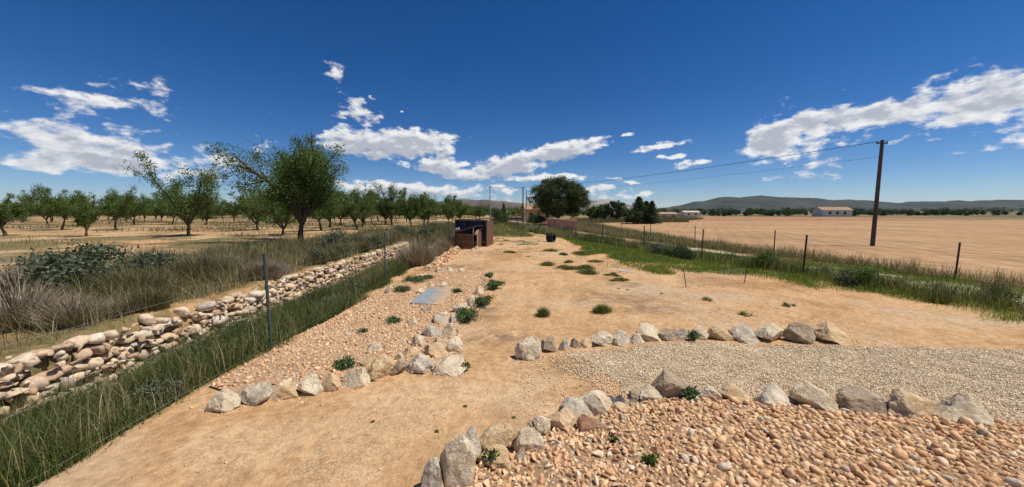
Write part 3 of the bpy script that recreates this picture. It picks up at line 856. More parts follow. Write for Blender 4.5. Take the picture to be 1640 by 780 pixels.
def heap(name, x, y, z, r, pool, faces, mat, parent=None, g=rng, tilt=0.35):
    """many small stones as one mass"""
    n = len(x)
    Rm = rot_mats(n, g, tilt)
    pick = g.integers(0, len(pool), n)
    V = np.stack(pool)[pick] * r[:, None, None]
    V = np.einsum('nij,nkj->nki', Rm, V) + np.stack([x, y, z], 1)[:, None, :]
    nv = V.shape[1]
    Fc = (faces[None] + (np.arange(n) * nv)[:, None, None]).reshape(-1, 3)
    return obj(name, fill_mesh(name, V.reshape(-1, 3), Fc), mat, parent, kind='stuff')

M['wallstone'] = cobble_mat('wall_stone', [(0.0, (0.34, 0.23, 0.14)), (0.2, (0.60, 0.45, 0.30)), (0.45, (0.70, 0.56, 0.40)), (0.65, (0.50, 0.33, 0.20)), (0.85, (0.72, 0.62, 0.47)), (1.0, (0.42, 0.34, 0.27))])
SLABS = []
for i in range(14):
    g = np.random.default_rng(560 + i)
    v = np.sign(ICO[2][0]) * np.abs(ICO[2][0]) ** 0.55
    v = chip(v, g, 8, 0.6, 1.05) * (1 + 0.05 * g.normal(size=(len(v), 1)))
    SLABS.append(v / np.abs(v).max(0) * np.array([1.0, g.uniform(0.8, 1.0), g.uniform(0.7, 1.0)]))
SLAB_ME = []
for v in SLABS:
    me = fill_mesh('slab_shape', v, ICO[2][1]); me.materials.append(M['wallstone']); SLAB_ME.append(me)
STONE_ME = []
for i in range(20):                                     # broken stones: hulls of a few points, edges just worn
    g = np.random.default_rng(540 + i)
    bm = bmesh.new()
    sc = np.array([1.0, g.uniform(0.55, 0.9), g.uniform(0.45, 0.75)])
    for k in range(int(g.integers(9, 14))):
        d = g.normal(size=3); d /= np.linalg.norm(d)
        bm.verts.new(d * sc * g.uniform(0.85, 1.1))
    r_ = bmesh.ops.convex_hull(bm, input=bm.verts[:])
    bmesh.ops.delete(bm, geom=[e for e in r_['geom_interior'] if isinstance(e, bmesh.types.BMVert)], context='VERTS')
    bmesh.ops.dissolve_limit(bm, angle_limit=0.25, verts=bm.verts[:], edges=bm.edges[:])
    bmesh.ops.bevel(bm, geom=bm.edges[:], offset=0.07, segments=1, affect='EDGES')
    bmesh.ops.triangulate(bm, faces=bm.faces[:])
    me = bpy.data.meshes.new('stone_shape'); bm.to_mesh(me); bm.free()
    me.materials.append(M['cobble']); STONE_ME.append(me)

def loose(name, x, y, z, r, parent, g=rng, tilt=0.35):
    for i in range(len(x)):
        o = bpy.data.objects.new(name, STONE_ME[int(g.integers(0, len(STONE_ME)))])
        COL.objects.link(o)
        o.parent = parent
        o.location = (x[i], y[i], z[i]); o.scale = (r[i],) * 3
        o.rotation_euler = (g.normal(0, tilt), g.normal(0, tilt), g.uniform(0, 6.28))

def darts(poly, r, gap=0.82, g=rng, tries=14):
    """place stones, large ones first, so that they touch but do not run into each other"""
    r = np.sort(r)[::-1]
    px, py, pr = [], [], []
    ax, ay, ar = np.zeros(len(r)), np.zeros(len(r)), np.zeros(len(r)); n = 0
    cx, cy = sample(poly, len(r) * tries, g)
    k = 0
    for rr in r:
        for _ in range(tries):
            x, y = cx[k % len(cx)], cy[k % len(cx)]; k += 1
            if n == 0 or np.all((ax[:n] - x) ** 2 + (ay[:n] - y) ** 2 > ((ar[:n] + rr) * gap) ** 2):
                ax[n], ay[n], ar[n] = x, y, rr; n += 1
                break
    return ax[:n], ay[:n], ar[:n]

# stone bed on the left of the yard
BED_L = pix_poly([(742, 592), (736, 545), (733, 512), (756, 490), (770, 468), (784, 440), (740, 433), (690, 435), (640, 452), (600, 472), (530, 512)]) + \
    [(-4.45, 7.0), (-4.5, 5.0)] + pix_poly([(400, 640), (527, 616), (570, 606), (640, 596)])
bl = sheet('stone_bed', BED_L, M['bed'], 0.035, 0.5)
g = np.random.default_rng(21)
x, y = sample(BED_L, 15000, g)
r = g.uniform(0.010, 0.028, len(x))
keep = (vnoise(x * 1.3, y * 1.3, 31) + g.uniform(-0.8, 0.8, len(x))) > -0.45
x, y, r = x[keep], y[keep], r[keep]
heap('rubble', x, y, zf(x, y) + 0.022 + r * 0.3, r, CHIPS, ICO[1][1], M['cobble'], bl, g)
x, y, r = darts(BED_L, 0.022 + 0.055 * g.beta(1.0, 4.6, 3600), 0.85, g, 6)
sx = np.argsort(-r)
big, rest = sx[:280], sx[280:]
loose('cobble', x[big], y[big], zf(x[big], y[big]) + 0.03 + r[big] * 0.28, r[big] * 1.15, bl, g)
heap('small_cobbles', x[rest], y[rest], zf(x[rest], y[rest]) + 0.03 + r[rest] * 0.3, r[rest], CHIPS, ICO[1][1], M['cobble'], bl, g, 0.6)

# cobble bed in the foreground
BED_R = pix_poly([(700, 792), (760, 752), (832, 728), (890, 690), (935, 685), (985, 655), (1045, 642), (1112, 640), (1250, 652), (1400, 664), (1560, 680)]) + [(7.4, 4.1), (7.4, 2.2), (-0.4, 2.2)]
br = sheet('cobble_bed', BED_R, soil('stony_soil_gap_shade', (0.30, 0.19, 0.11), (0.44, 0.285, 0.165), (0.56, 0.385, 0.24), 12), 0.042, 0.4)  # soil coloured darker to stand for the shade between the cobbles
g = np.random.default_rng(22)
x, y = sample(BED_R, 13000, g)
r = g.uniform(0.008, 0.024, len(x))
heap('rubble', x, y, zf(x, y) + 0.024 + r * 0.3, r, CHIPS, ICO[1][1], M['cobble'], br, g)
x, y, r = darts(BED_R, 0.014 + 0.078 * g.beta(0.8, 4.8, 10500), 0.70, g, 6)
vis = np.where((x / y < 0.53) & (y > 2.9), r, 0) / y
sx = np.argsort(-vis)
big, rest = sx[:262], sx[262:]
loose('cobble', x[big], y[big], zf(x[big], y[big]) + 0.035 + r[big] * 0.34, r[big] * 1.12, br, g, 0.45)
heap('small_cobbles', x[rest], y[rest], zf(x[rest], y[rest]) + 0.03 + r[rest] * 0.36, r[rest] * 1.12, CHIPS, ICO[1][1], M['cobble'], br, g, 0.6)

# larger broken rocks packed in behind the row
packed = [(770, 770, 12), (800, 762, 13), (818, 750, 12), (842, 746, 14), (862, 738, 13), (880, 728, 15), (884, 708, 14), (900, 706, 12), (915, 712, 13), (930, 712, 12), (968, 704, 13), (975, 690, 14),
          (985, 676, 12), (1010, 690, 12), (1018, 664, 13), (1045, 662, 13), (1060, 668, 12), (1052, 690, 11), (1075, 660, 14), (1095, 668, 13), (1075, 690, 11), (850, 765, 14), (825, 770, 12), (940, 738, 11),
          (1000, 730, 11), (905, 748, 12), (976, 720, 12), (1092, 705, 12), (958, 760, 12), (1060, 740, 12), (1090, 752, 14), (885, 765, 12), (925, 775, 11), (1020, 770, 12)]
pp = [at(a, b_) for a, b_, w in packed]
loose('cobble', np.array([p.x for p in pp]), np.array([p.y for p in pp]), np.array([zf1(p.x, p.y) + 0.055 for p in pp]), np.array([w * px_size(a, b_) * 0.62 for a, b_, w in packed]), br, g, 0.5)

# gravel path
GRAVEL = pix_poly([(815, 590), (838, 579), (868, 567), (930, 560), (1000, 556), (1112, 549), (1300, 553), (1420, 556), (1660, 560), (1660, 690), (1420, 668), (1250, 652), (1112, 640), (1040, 640), (985, 652), (900, 680), (820, 650)])
gp = sheet('gravel_path', pix_poly([(948, 578), (1000, 560), (1112, 552), (1420, 558), (1660, 562), (1660, 690), (1420, 664), (1112, 640), (1010, 646), (1000, 622), (975, 600)]), soil('gravel_soil', (0.50, 0.36, 0.21), (0.60, 0.46, 0.30), (0.70, 0.56, 0.40), 14), 0.006, 0.35)
g = np.random.default_rng(23)
x, y = sample(GRAVEL, 62000, g)
r = 0.007 + 0.013 * g.beta(1.2, 3, len(x))
pxx = CX + FPX * x / y
pyy = HORIZON + FPX * CAM_H / y
bound = np.interp(pyy, [556, 572, 590, 610, 630, 660], [835, 850, 905, 945, 955, 925])
edge = sm(-35, 95, pxx - bound + 55 * vnoise(x * 1.7, y * 1.7, 44) + 40 * vnoise(x * 6, y * 6, 45))
keep = g.uniform(0, 1, len(x)) < 0.05 + 0.95 * edge ** 1.3
x, y, r = x[keep], y[keep], r[keep]
heap('gravel', x, y, zf(x, y) + 0.008 + r * 0.4, r, CHIPS, ICO[1][1], M['gravel'], gp, g, 0.6)

# loose pebbles over the bare earth
g = np.random.default_rng(24)
YARD = [(-4.3, 2.4), (7.5, 2.4), (8.5, 8), (7, 20), (4, 30), (-2.5, 30), (-3.2, 14), (-0.6, 12), (-0.8, 6.4), (-2.5, 5.1), (-4.3, 4.9)]
x, y = sample(YARD, 110000, g)
dn = sm(-0.2, 0.45, fbm(x * 0.9, y * 0.9, 61, 4) + 0.25 * fbm(x * 4, y * 4, 62, 2))
keep = g.uniform(0, 1, len(x)) < (0.03 + 0.75 * dn) * np.clip(7.0 / y, 0.12, 1.0)
x, y = x[keep], y[keep]
r = (0.0050 + 0.013 * g.beta(1.0, 4.5, len(x))) * np.clip(y / 6, 0.9, 1.6)
heap('pebbles', x, y, zf(x, y) + r * 0.2, r, [OCT_V, OCT_V * np.array([1, 1.2, 0.8]), OCT_V * np.array([.8, .9, 1.1])], OCT_F, M['pebble'], None, g, 0.4)
bpy.data.objects['pebbles']['label'] = 'pale pebbles scattered over the bare earth of the yard'
x, y = sample(YARD, 1100, g)
r = 0.009 + 0.03 * g.beta(1, 4, len(x))
heap('loose_stones', x, y, zf(x, y) + r * 0.2, r, CHIPS, ICO[1][1], M['cobble'], None, g, 0.4)
bpy.data.objects['loose_stones']['label'] = 'fist-sized and smaller stones lying about the yard'

# crumbs and soil clods gathered at the feet of the boulders
g = np.random.default_rng(25)
ft = np.array(FOOT)
k = g.integers(0, len(ft), 3600)
a = g.uniform(0, 6.283, len(k)); q = 0.95 + np.abs(g.normal(0, 0.22, len(k)))
x, y = ft[k, 0] + np.cos(a) * q * ft[k, 2] * 0.5, ft[k, 1] + np.sin(a) * q * ft[k, 3] * 0.5
r = 0.006 + 0.022 * g.beta(1, 4, len(k))
heap('rock_crumbs', x, y, zf(x, y) + r * 0.25, r, CHIPS, ICO[1][1], M['cobble'], None, g, 0.6)
bpy.data.objects['rock_crumbs']['label'] = 'crumbled stone and clods gathered round the feet of the boulders'

# stone edging under the wire fence
ed = thing('stone_edging', 'low bank of broken pinkish stones running along the fence to the wooden kennel', 'stone edging', (-3.7, 19.5, 0))
g = np.random.default_rng(26)
n = 230
t = g.uniform(0, 1, n); off = g.normal(0, 0.22, n)
x = -3.55 - 0.25 * t + off; y = 14.6 + 9.6 * t
r = g.uniform(0.06, 0.135, n)
z = zf(x, y) + 0.16 * np.exp(-(off / 0.25) ** 2) + r * 0.2
loose('stone', x - ed.location.x, y - ed.location.y, z, r, ed, g, 0.6)

# dry stone wall holding the orchard terrace
wall = thing('dry_stone_wall', 'low dry stone wall holding up the orchard terrace above the ditch', 'stone wall', (-7.0, 12, 0))
g = np.random.default_rng(27)
rest = []
for c in range(6):
    yy = 1.6 + g.uniform(0, 0.2)
    while yy < 22.5:
        L = g.uniform(0.20, 0.42) * (1.0 if yy > 7.5 else 0.68)
        if g.uniform() < (0.97 if c < 4 else 0.8 if c < 5 else 0.45):
            xw = -6.86 - 0.04 * c - 0.25 * float(vnoise(3.1, (yy) * 0.35, 5)) + g.normal(0, 0.05)
            loc = (xw + 7.0, yy + L / 2 - 12, -0.42 + c * 0.175 + g.normal(0, 0.03))
            scl = (L * 0.52, g.uniform(0.15, 0.22), g.uniform(0.075, 0.12))
            rot = (g.normal(0, 0.18), g.normal(0, 0.18), math.pi / 2 + g.normal(0, 0.3))
            k = int(g.integers(0, 14))
            if yy > 7.5:
                o = bpy.data.objects.new('stone', SLAB_ME[k])
                COL.objects.link(o); o.parent = wall
                o.location, o.scale, o.rotation_euler = loc, scl, rot
            else:
                Rm = np.array(Matrix.LocRotScale(Vector(loc), __import__('mathutils').Euler(rot), Vector(scl)))
                rest.append(SLABS[k] @ Rm[:3, :3].T + Rm[:3, 3])
        yy += L * 0.96
nv = len(STONES[0])
obj('small_stones', fill_mesh('small_stones', np.concatenate(rest), np.concatenate([ICO[2][1] + i * nv for i in range(len(rest))])), M['wallstone'], wall, kind='stuff')

g = np.random.default_rng(29)
n = 1300
y = g.uniform(1.6, 22.8, n); t = g.uniform(0, 1, n)
x = -6.62 - 0.36 * t - 0.25 * vnoise(np.full(n, 3.1), y * 0.35, 5) + g.normal(0, 0.06, n)
z = -0.5 + 1.02 * t + g.normal(0, 0.04, n); r = g.uniform(0.045, 0.12, n)
heap('rubble', x + 7.0, y - 12, z, r * 0.8, STONES, ICO[2][1], M['wallstone'], wall, g, 0.7)

# concrete cover
q = [at(657, 488), at(687, 462.5), at(731, 464), at(703, 491)]
G_ = Geo()
vb = np.array([[p.x, p.y, 0.02] for p in q] + [[p.x, p.y, 0.06] for p in q])
bm = bmesh.new()
bv = [bm.verts.new(v) for v in vb]
for fc in ((4, 5, 6, 7), (0, 1, 5, 4), (1, 2, 6, 5), (2, 3, 7, 6), (3, 0, 4, 7)):
    try: bm.faces.new([bv[i] for i in fc])
    except ValueError: pass
bmesh.ops.recalc_face_normals(bm, faces=bm.faces)
bmesh.ops.bevel(bm, geom=bm.edges[:], offset=0.008, segments=1, affect='EDGES')
me = bpy.data.meshes.new('concrete_cover'); bm.to_mesh(me); bm.free()
mt, N, b = material('sandy_concrete', 0.75)
p_ = world_pos(N)
c_ = N.ramp(N.noise(p_, 7, 6, 0.6), [(0.3, (0.22, 0.24, 0.25)), (0.7, (0.33, 0.35, 0.36))])
sx_ = N.node('ShaderNodeSeparateXYZ'); N.t.links.new(p_, sx_.inputs[0])
sand_side = N.m('ADD', sx_.outputs[0], N.m('MULTIPLY', N.noise(p_, 2.6, 6, 0.7, 0.5), 1.3))
N.put(b.inputs['Base Color'], N.mix(N.smooth(sand_side, -1.85, -1.45), c_, (0.50, 0.35, 0.21)))
cv = obj('concrete_cover', me, mt)
tag(cv, 'flat blue-grey concrete cover lying in the stone bed, sand blown over one end', 'cover slab')

# ------------------------------------------------------------------ grass and leaves
def blades(x, y, z, h, w, g, lean=0.35, curl=0.5, out=None):
    n = len(x)
    a = g.uniform(0, 2 * np.pi, n)
    face = np.stack([np.cos(a), np.sin(a), np.zeros(n)], 1)
    if out is None:
        b = g.uniform(0, 2 * np.pi, n); l = np.abs(g.normal(0, lean, n))
        out = np.stack([np.cos(b) * l, np.sin(b) * l], 1)
    d1 = np.concatenate([out, np.ones((n, 1))], 1); d1 /= np.linalg.norm(d1, axis=1)[:, None]
    d2 = np.concatenate([out * (1 + curl * 3), np.full((n, 1), 0.8)], 1); d2 /= np.linalg.norm(d2, axis=1)[:, None]
    p0 = np.stack([x, y, z], 1); h = h[:, None]; w = w[:, None]
    p1 = p0 + d1 * h * 0.55; p2 = p1 + d2 * h * 0.45
    V = np.stack([p0 - face * w, p0 + face * w, p1 - face * w * 0.75, p1 + face * w * 0.75, p2], 1).reshape(-1, 3)
    k = (np.arange(n) * 5)[:, None, None]
    Fc = (np.array([[0, 1, 2], [1, 3, 2], [2, 3, 4]])[None] + k).reshape(-1, 3)
    return V, Fc

def leaves(P, ln, wd, g, up=0.3):
    """rhombic leaves at points P"""
    n = len(P)
    d = g.normal(size=(n, 3)); d[:, 2] += up; d /= np.linalg.norm(d, axis=1)[:, None]
    s = np.cross(d, g.normal(size=(n, 3))); s /= np.linalg.norm(s, axis=1)[:, None] + 1e-9
    nrm = np.cross(d, s)
    l = (ln * g.uniform(0.6, 1.25, n))[:, None]; w = (wd * g.uniform(0.6, 1.25, n))[:, None]
    V = np.stack([P, P + d * l * 0.5 + s * w * 0.5 + nrm * l * 0.08, P + d * l, P + d * l * 0.5 - s * w * 0.5 + nrm * l * 0.08], 1).reshape(-1, 3)
    Fc = np.arange(n * 4).reshape(-1, 4)
    return V, Fc

def grass(name, poly, n, hmin, hmax, w, mat, seed, label, lean=0.35, mask=None, ramp_h=None, jit=0.0):
    g = np.random.default_rng(seed)
    x, y = sample(poly, n, g)
    if jit:
        x = x + jit * vnoise(x * 0.9, y * 0.9, seed + 1) + g.normal(0, jit * 0.35, len(x)); y = y + 1.6 * jit * vnoise(x * 0.8, y * 0.8, seed + 2) + g.normal(0, jit * 0.4, len(x))
    if mask is not None:
        k = g.uniform(0, 1, len(x)) < mask(x, y)
        x, y = x[k], y[k]
    h = g.uniform(hmin, hmax, len(x)) * (0.72 + 0.5 * sm(-0.6, 0.6, vnoise(x * 1.1, y * 1.1, seed)))
    if ramp_h is not None:
        h = h * ramp_h(x, y)
    V, Fc = blades(x, y, zf(x, y) - 0.02, h, w * g.uniform(0.6, 1.3, len(x)) * np.clip(y / 12, 0.8, 3), g, lean)
    o = obj(name, fill_mesh(name, V, Fc), M[mat], kind='stuff')
    o['label'] = label
    return o

# ditch grass, dark and tall
grass('ditch_grass', [(-4.5, 2.4), (-4.45, 8), (-4.6, 14), (-4.9, 17), (-6.2, 17.5), (-6.75, 14), (-6.9, 2.4)], 80000, 0.22, 0.85, 0.0058, 'ditch_grass', 301,
      'tall dark green grass filling the ditch beside the stone bed', 0.42,
      mask=lambda x, y: 0.3 + 0.8 * sm(-0.4, 0.15, fbm(x * 1.1, y * 1.1, 70)), jit=0.22, ramp_h=lambda x, y: (0.35 + 0.65 * sm(-4.4, -5.1, x)) * (0.5 + 0.6 * sm(6.85, 6.0, -x)))
grass('ditch_straw', [(-4.6, 2.4), (-4.8, 17), (-6.6, 22), (-6.8, 2.4)], 16000, 0.3, 0.9, 0.004, 'dry', 302, 'dry straw stalks standing in the ditch grass', 0.25)
# terrace edge
TER = [(-7.35, 1.5), (-7.4, 24), (-5.6, 26), (-5.2, 34), (-4.6, 48), (-9, 48), (-11, 30), (-12.5, 14), (-13, 1.5)]
grass('terrace_grass', TER, 52000, 0.25, 0.75, 0.006, 'dry', 303, 'dry yellowish grass on the terrace edge above the wall', 0.4,
      mask=lambda x, y: 0.12 + 0.9 * sm(-0.25, 0.35, fbm(x * 0.4, y * 0.4, 71)))
grass('terrace_green_grass', TER, 62000, 0.3, 0.85, 0.006, 'broom', 304, 'grey-green wild grass on the terrace edge above the wall', 0.4,
      mask=lambda x, y: 0.15 + 0.9 * sm(-0.3, 0.3, fbm(x * 0.35 + 9, y * 0.35, 72)), jit=0.3)
ORCH = [(-9, 18), (-7, 48), (-6, 110), (-90, 110), (-60, 30), (-24, 12)]
grass('orchard_weeds', ORCH, 70000, 0.2, 0.55, 0.007, 'broom', 305, 'low weeds in patches between the orchard trees', 0.5,
      mask=lambda x, y: 0.95 * sm(0.05, 0.4, fbm(x * 0.16, y * 0.16, 73)))
grass('orchard_straw', ORCH, 40000, 0.2, 0.5, 0.007, 'dry', 306, 'dry grass in patches between the orchard trees', 0.5,
      mask=lambda x, y: 0.9 * sm(0.05, 0.4, fbm(x * 0.19 + 4, y * 0.19, 74)))

# right side: lush strip and taller weeds along the wire fence
LUSH = pix_poly([(895, 378), (935, 398), (925, 412), (970, 404), (990, 424), (1030, 434), (1062, 440), (1075, 428), (1112, 437), (1260, 452), (1400, 470), (1640, 520), (1640, 470), (1400, 432), (1200, 412), (1112, 404), (1045, 398), (965, 386)])
grass('green_grass', LUSH, 150000, 0.07, 0.25, 0.0068, 'lush', 311, 'lush green grass along the inside of the wire fence', 0.5,
      mask=lambda x, y: 0.6 + 0.5 * sm(-0.4, 0.1, fbm(x * 0.6, y * 0.6, 75)), jit=0.4)
VERGE = [(12.4, 9.5), (9.6, 18.6), (8.2, 23.2), (6.5, 29.5), (4.0, 37.5), (1.6, 46), (-1.5, 58), (-0.5, 66), (2.6, 60), (4.6, 48.5), (6.3, 39.5), (8.1, 31), (10.2, 23), (12.4, 15), (15, 6)]
grass('verge_weeds', VERGE, 60000, 0.25, 0.75, 0.006, 'ditch_grass', 312, 'tall mixed green weeds between the wire fence and the dirt track', 0.35,
      mask=lambda x, y: 0.2 + 0.8 * sm(-0.3, 0.3, fbm(x * 0.5, y * 0.5, 76)), jit=0.4)
grass('verge_straw', VERGE, 42000, 0.3, 0.8, 0.005, 'dry', 313, 'dry straw-coloured weeds between the wire fence and the dirt track', 0.3,
      mask=lambda x, y: 0.15 + 0.85 * sm(-0.2, 0.3, fbm(x * 0.45 + 7, y * 0.45, 77)), jit=0.4)
FARV = [(17.5, 5), (15.6, 16), (13.4, 24), (11.4, 31.5), (9.7, 39.5), (8.4, 46), (9.5, 60), (14, 74), (15.5, 73), (14.2, 55), (14.2, 40), (15.2, 24), (17, 16), (19.5, 5)]
grass('field_margin_straw', FARV, 52000, 0.25, 0.75, 0.0055, 'dry', 314, 'dry grass along the margin of the bare field', 0.35)
grass('field_margin_weeds', FARV, 16000, 0.25, 0.7, 0.006, 'broom', 315, 'grey-green weeds along the margin of the bare field', 0.35)
grass('far_scrub', [(15, 74), (24, 77.5), (40, 79.5), (47, 95), (60, 110), (30, 112), (16, 92), (10, 80)], 26000, 0.4, 1.3, 0.010, 'broom', 316, 'rough scrub along the far side of the bare field', 0.4)
GATEV = [(-4.5, 34), (2.2, 34), (1.5, 46), (0.2, 58), (0.6, 76), (-6, 78), (-6, 48)]
grass('gate_grass', GATEV, 42000, 0.08, 0.5, 0.006, 'tuft', 317, 'green and straw grass between the yard and the gate', 0.45,
      mask=lambda x, y: sm(33, 40, y) * (0.35 + 0.65 * sm(-0.2, 0.3, fbm(x * 0.5, y * 0.5, 78))))
grass('yard_edge_grass', [(-2.0, 27), (4.5, 27), (3.2, 38), (-3.2, 38)], 14000, 0.05, 0.2, 0.006, 'tuft', 318, 'short patchy grass at the far edge of the bare yard', 0.6,
      mask=lambda x, y: 0.95 * sm(0.1, 0.45, fbm(x * 0.6, y * 0.5, 79)))

g = np.random.default_rng(28)
x, y = sample(YARD, 7000, g)
k = g.uniform(0, 1, len(x)) < 0.25 + 0.75 * sm(-0.1, 0.4, fbm(x * 0.8, y * 0.8, 90))
x, y = x[k], y[k]
b_ = g.uniform(0, 6.283, len(x))
V, Fc = blades(x, y, zf(x, y) + 0.006, g.uniform(0.03, 0.14, len(x)), np.full(len(x), 0.0028), g, out=np.stack([np.cos(b_), np.sin(b_)], 1) * 12, curl=0.0)
V[:, 2] = np.minimum(V[:, 2], zf(V[:, 0], V[:, 1]) + 0.02)
o = obj('dry_litter', fill_mesh('dry_litter', V, Fc), M['dry'], kind='stuff'); o['label'] = 'bits of straw and dry twigs lying over the bare yard'

def tuft(px, py, wpx, seed, label, mat='tuft', hk=0.30, group=None, n=None, name='grass_tuft'):
    """a spreading clump of grass; px, py its middle"""
    g = np.random.default_rng(seed)
    p = at(px, py); k = px_size(px, py)
    rx = wpx * k / 2; ry = rx * 0.8
    n = n or int(min(2600, 500 + 2600 * rx))
    a = g.uniform(0, 6.283, n); q = np.sqrt(g.uniform(0, 1, n))
    nl = int(g.integers(3, 7)); la = g.uniform(0, 6.283, nl); lq = g.uniform(0.1, 0.75, nl) * (0.35 if 'round' in label else 1.0); ls = g.uniform(0.25, 0.6, nl)
    kk = g.integers(0, nl, n)
    q = np.minimum(np.abs(g.normal(0, 0.5, n)), 1.5)
    dx, dy = (np.cos(la) * lq)[kk] * rx + np.cos(a) * q * rx * ls[kk], (np.sin(la) * lq)[kk] * ry + np.sin(a) * q * ry * ls[kk]
    q = np.clip(np.hypot(dx / rx, dy / ry), 0, 1.3)
    out = np.stack([dx / rx, dy / ry], 1) * 0.9 + g.normal(0, 0.35, (n, 2))
    h = (hk * (1.1 - 0.6 * q) * g.uniform(0.5, 1.1, n)) * min(1, rx / 0.3 + 0.35)
    V, Fc = blades(dx, dy, zf(p.x + dx, p.y + dy) - 0.015, h, np.full(n, 0.0045 * max(1, p.y / 10)), g, out=out)
    o = obj(name, fill_mesh(name, V, Fc), M[mat], loc=(p.x, p.y, 0))
    return tag(o, label, 'grass tuft', group)
grass('yard_sprouts', pix_poly([(790, 395), (860, 395), (905, 400), (960, 410), (1010, 432), (1060, 445), (1000, 470), (930, 460), (860, 440), (800, 420)]), 20000, 0.03, 0.11, 0.0045, 'tuft', 319,
      'sparse green sprouts over the bare earth between the grass tufts', 0.7, mask=lambda x, y: 0.8 * sm(0.1, 0.5, fbm(x * 0.8, y * 0.8, 80)))
TG = 'small tufts scattered over the bare yard'
for i, (px, py, w, lab) in enumerate([
        (965, 500, 42, 'dense round tuft of grass standing alone nearest the gravel boulders'),
        (868, 505, 28, 'thin flat tuft of grass beside the dense round one'),
        (878, 424, 30, 'dark rounded tuft at the edge of the tuft cluster towards the kennel'),
        (910, 421, 24, 'dark tuft between the rounded tuft and the yellowish tuft'),
        (953, 420, 20, 'yellowish pale tuft at the edge of the lush grass'),
        (908, 431, 28, 'low spreading tuft at the end of the long tuft'),
        (940, 431, 46, 'long low tuft in the middle of the tuft cluster'),
        (939, 438, 38, 'broad tuft in front of the long low tuft'),
        (985, 441, 22, 'small pale tuft near the bent hoop'),
        (994, 449, 24, 'small dark tuft in front of the pale tuft near the bent hoop'),
        (881, 402, 24, 'flat tuft just in front of the stacked tyres'),
        (903, 408, 18, 'small flat tuft between tyres and lush grass'),
        (818, 405, 20, 'flat tuft on the trodden earth in front of the kennel'),
        (935, 407, 30, 'broad tuft merging with the lush grass strip')]):
    tuft(px, py, w * (1.25 if 'round' in lab else 1.5), 400 + i, lab, 'dry' if 'yellowish' in lab else 'tuft', 0.26 if w > 25 else 0.18)
for i, (px, py, w) in enumerate([(800, 392, 16), (812, 385, 14), (846, 412, 9), (990, 462, 6), (1005, 463, 6), (858, 456, 5), (1130, 480, 26), (1190, 505, 34), (1260, 490, 30), (1060, 470, 7), (800, 383, 18), (833, 392, 12),
                                 (700, 690, 7), (597, 678, 5), (745, 650, 6), (822, 668, 4)]):
    tuft(px, py, w, 440 + i, 'tiny grass tuft on the open earth of the yard', 'tuft', 0.11 if w < 12 else 0.16, TG, 260)

def weed(px, py, wpx, hpx, seed, label, mat='weed', n=900, name='weed_plant', hh=0.22, group=None):
    """low leafy weed spreading over stones"""
    g = np.random.default_rng(seed)
    p = at(px, py); k = px_size(px, py)
    rx = wpx * k / 2; ry = min(hpx * k / 2 / max(0.15, math.sin(math.atan2(CAM_H, p.y))), rx * 1.2) * 0.8
    root = thing(name, label, 'weed', (p.x, p.y, zf1(p.x, p.y)), 0, group)
    ns = 16
    st = Geo(); pts = []
    for i in range(ns):
        a = g.uniform(0, 6.283); L = g.uniform(0.55, 1.0)
        e = Vector((math.cos(a) * rx * L, math.sin(a) * ry * L, hh * g.uniform(0.15, 0.8)))
        m = e * 0.5 + Vector((0, 0, hh * 0.5))
        st.tube([(0, 0, -0.02), m, e], [0.006, 0.004, 0.002], 4)
        for t in g.uniform(0.1, 1.0, n // ns):
            c = (m * 2 * t * (1 - t) + e * t * t) if t < 1 else e
            pts.append(c + Vector(g.normal(0, 0.12 * rx + 0.012, 3) * np.array([1, 1, 0.45])))
    obj('stem', st.mesh('stem'), M['weed'], root)
    P = np.array([tuple(q) for q in pts]); P[:, 2] = np.maximum(P[:, 2], 0.02)
    V, Fc = leaves(P, 0.055 * max(1, p.y / 11), 0.028 * max(1, p.y / 11), g, 0.6)
    obj('foliage', fill_mesh('foliage', V, Fc), M[mat], root)
    return root
weed(791, 463, 34, 24, 501, 'bushy dark weed spreading onto the earth at the far corner of the stone bed', n=1500, hh=0.32)
weed(774, 490, 38, 22, 502, 'bushy weed beside the cream rock in the middle of the bed edge', n=1500, hh=0.30)
weed(748, 512, 46, 26, 503, 'trailing weed below the long pale pitted rock', n=1700, hh=0.28)
weed(783, 445, 16, 12, 504, 'small weed round the white stone at the far bed corner', n=500)
weed(664, 453, 44, 16, 505, 'leafy weed patch on the stone bed behind the concrete cover', n=1300, hh=0.2)
weed(645, 468, 30, 18, 506, 'leafy weed patch on the stone bed beside the pale boulder', n=1000, hh=0.2)
weed(684, 448, 24, 9, 507, 'low weed behind the leafy patch by the back of the stone bed', n=600, hh=0.16)
weed(730, 470, 17, 9, 508, 'small bright weed on the sandy end of the concrete cover', 'bright_leaf', n=500, hh=0.16)
weed(630, 518, 26, 12, 509, 'low weed on the rubble near the bright white stone', n=600, hh=0.14)
weed(582, 533, 14, 8, 510, 'tiny weed alone on the reddish rubble', n=240, hh=0.10)
weed(552, 590, 34, 22, 511, 'weed growing behind the whitish lichen boulder', n=900, hh=0.2)
weed(560, 612, 10, 8, 512, 'tiny weed in a crack of the whitish lichen boulder', n=160, hh=0.2)
weed(745, 592, 12, 14, 513, 'sprig of green leaves at the corner of the large cream slab', 'bright_leaf', n=200, hh=0.16)
weed(698, 558, 18, 9, 514, 'dry weed between tan wedge-shaped stone and white block', 'greygreen', n=300, hh=0.16)
weed(1105, 640, 24, 20, 515, 'dark weed below the large brown-grey boulder', n=700, hh=0.16)
weed(786, 748, 16, 14, 516, 'green sprig growing on the long low tan boulder', 'bright_leaf', n=200, hh=0.22)
weed(1040, 742, 16, 12, 517, 'small green weed among the foreground cobbles', 'bright_leaf', n=240, hh=0.10)
weed(982, 708, 9, 7, 518, 'tiny green weed among the cobbles below the rust-red stone', 'bright_leaf', n=120, hh=0.08)
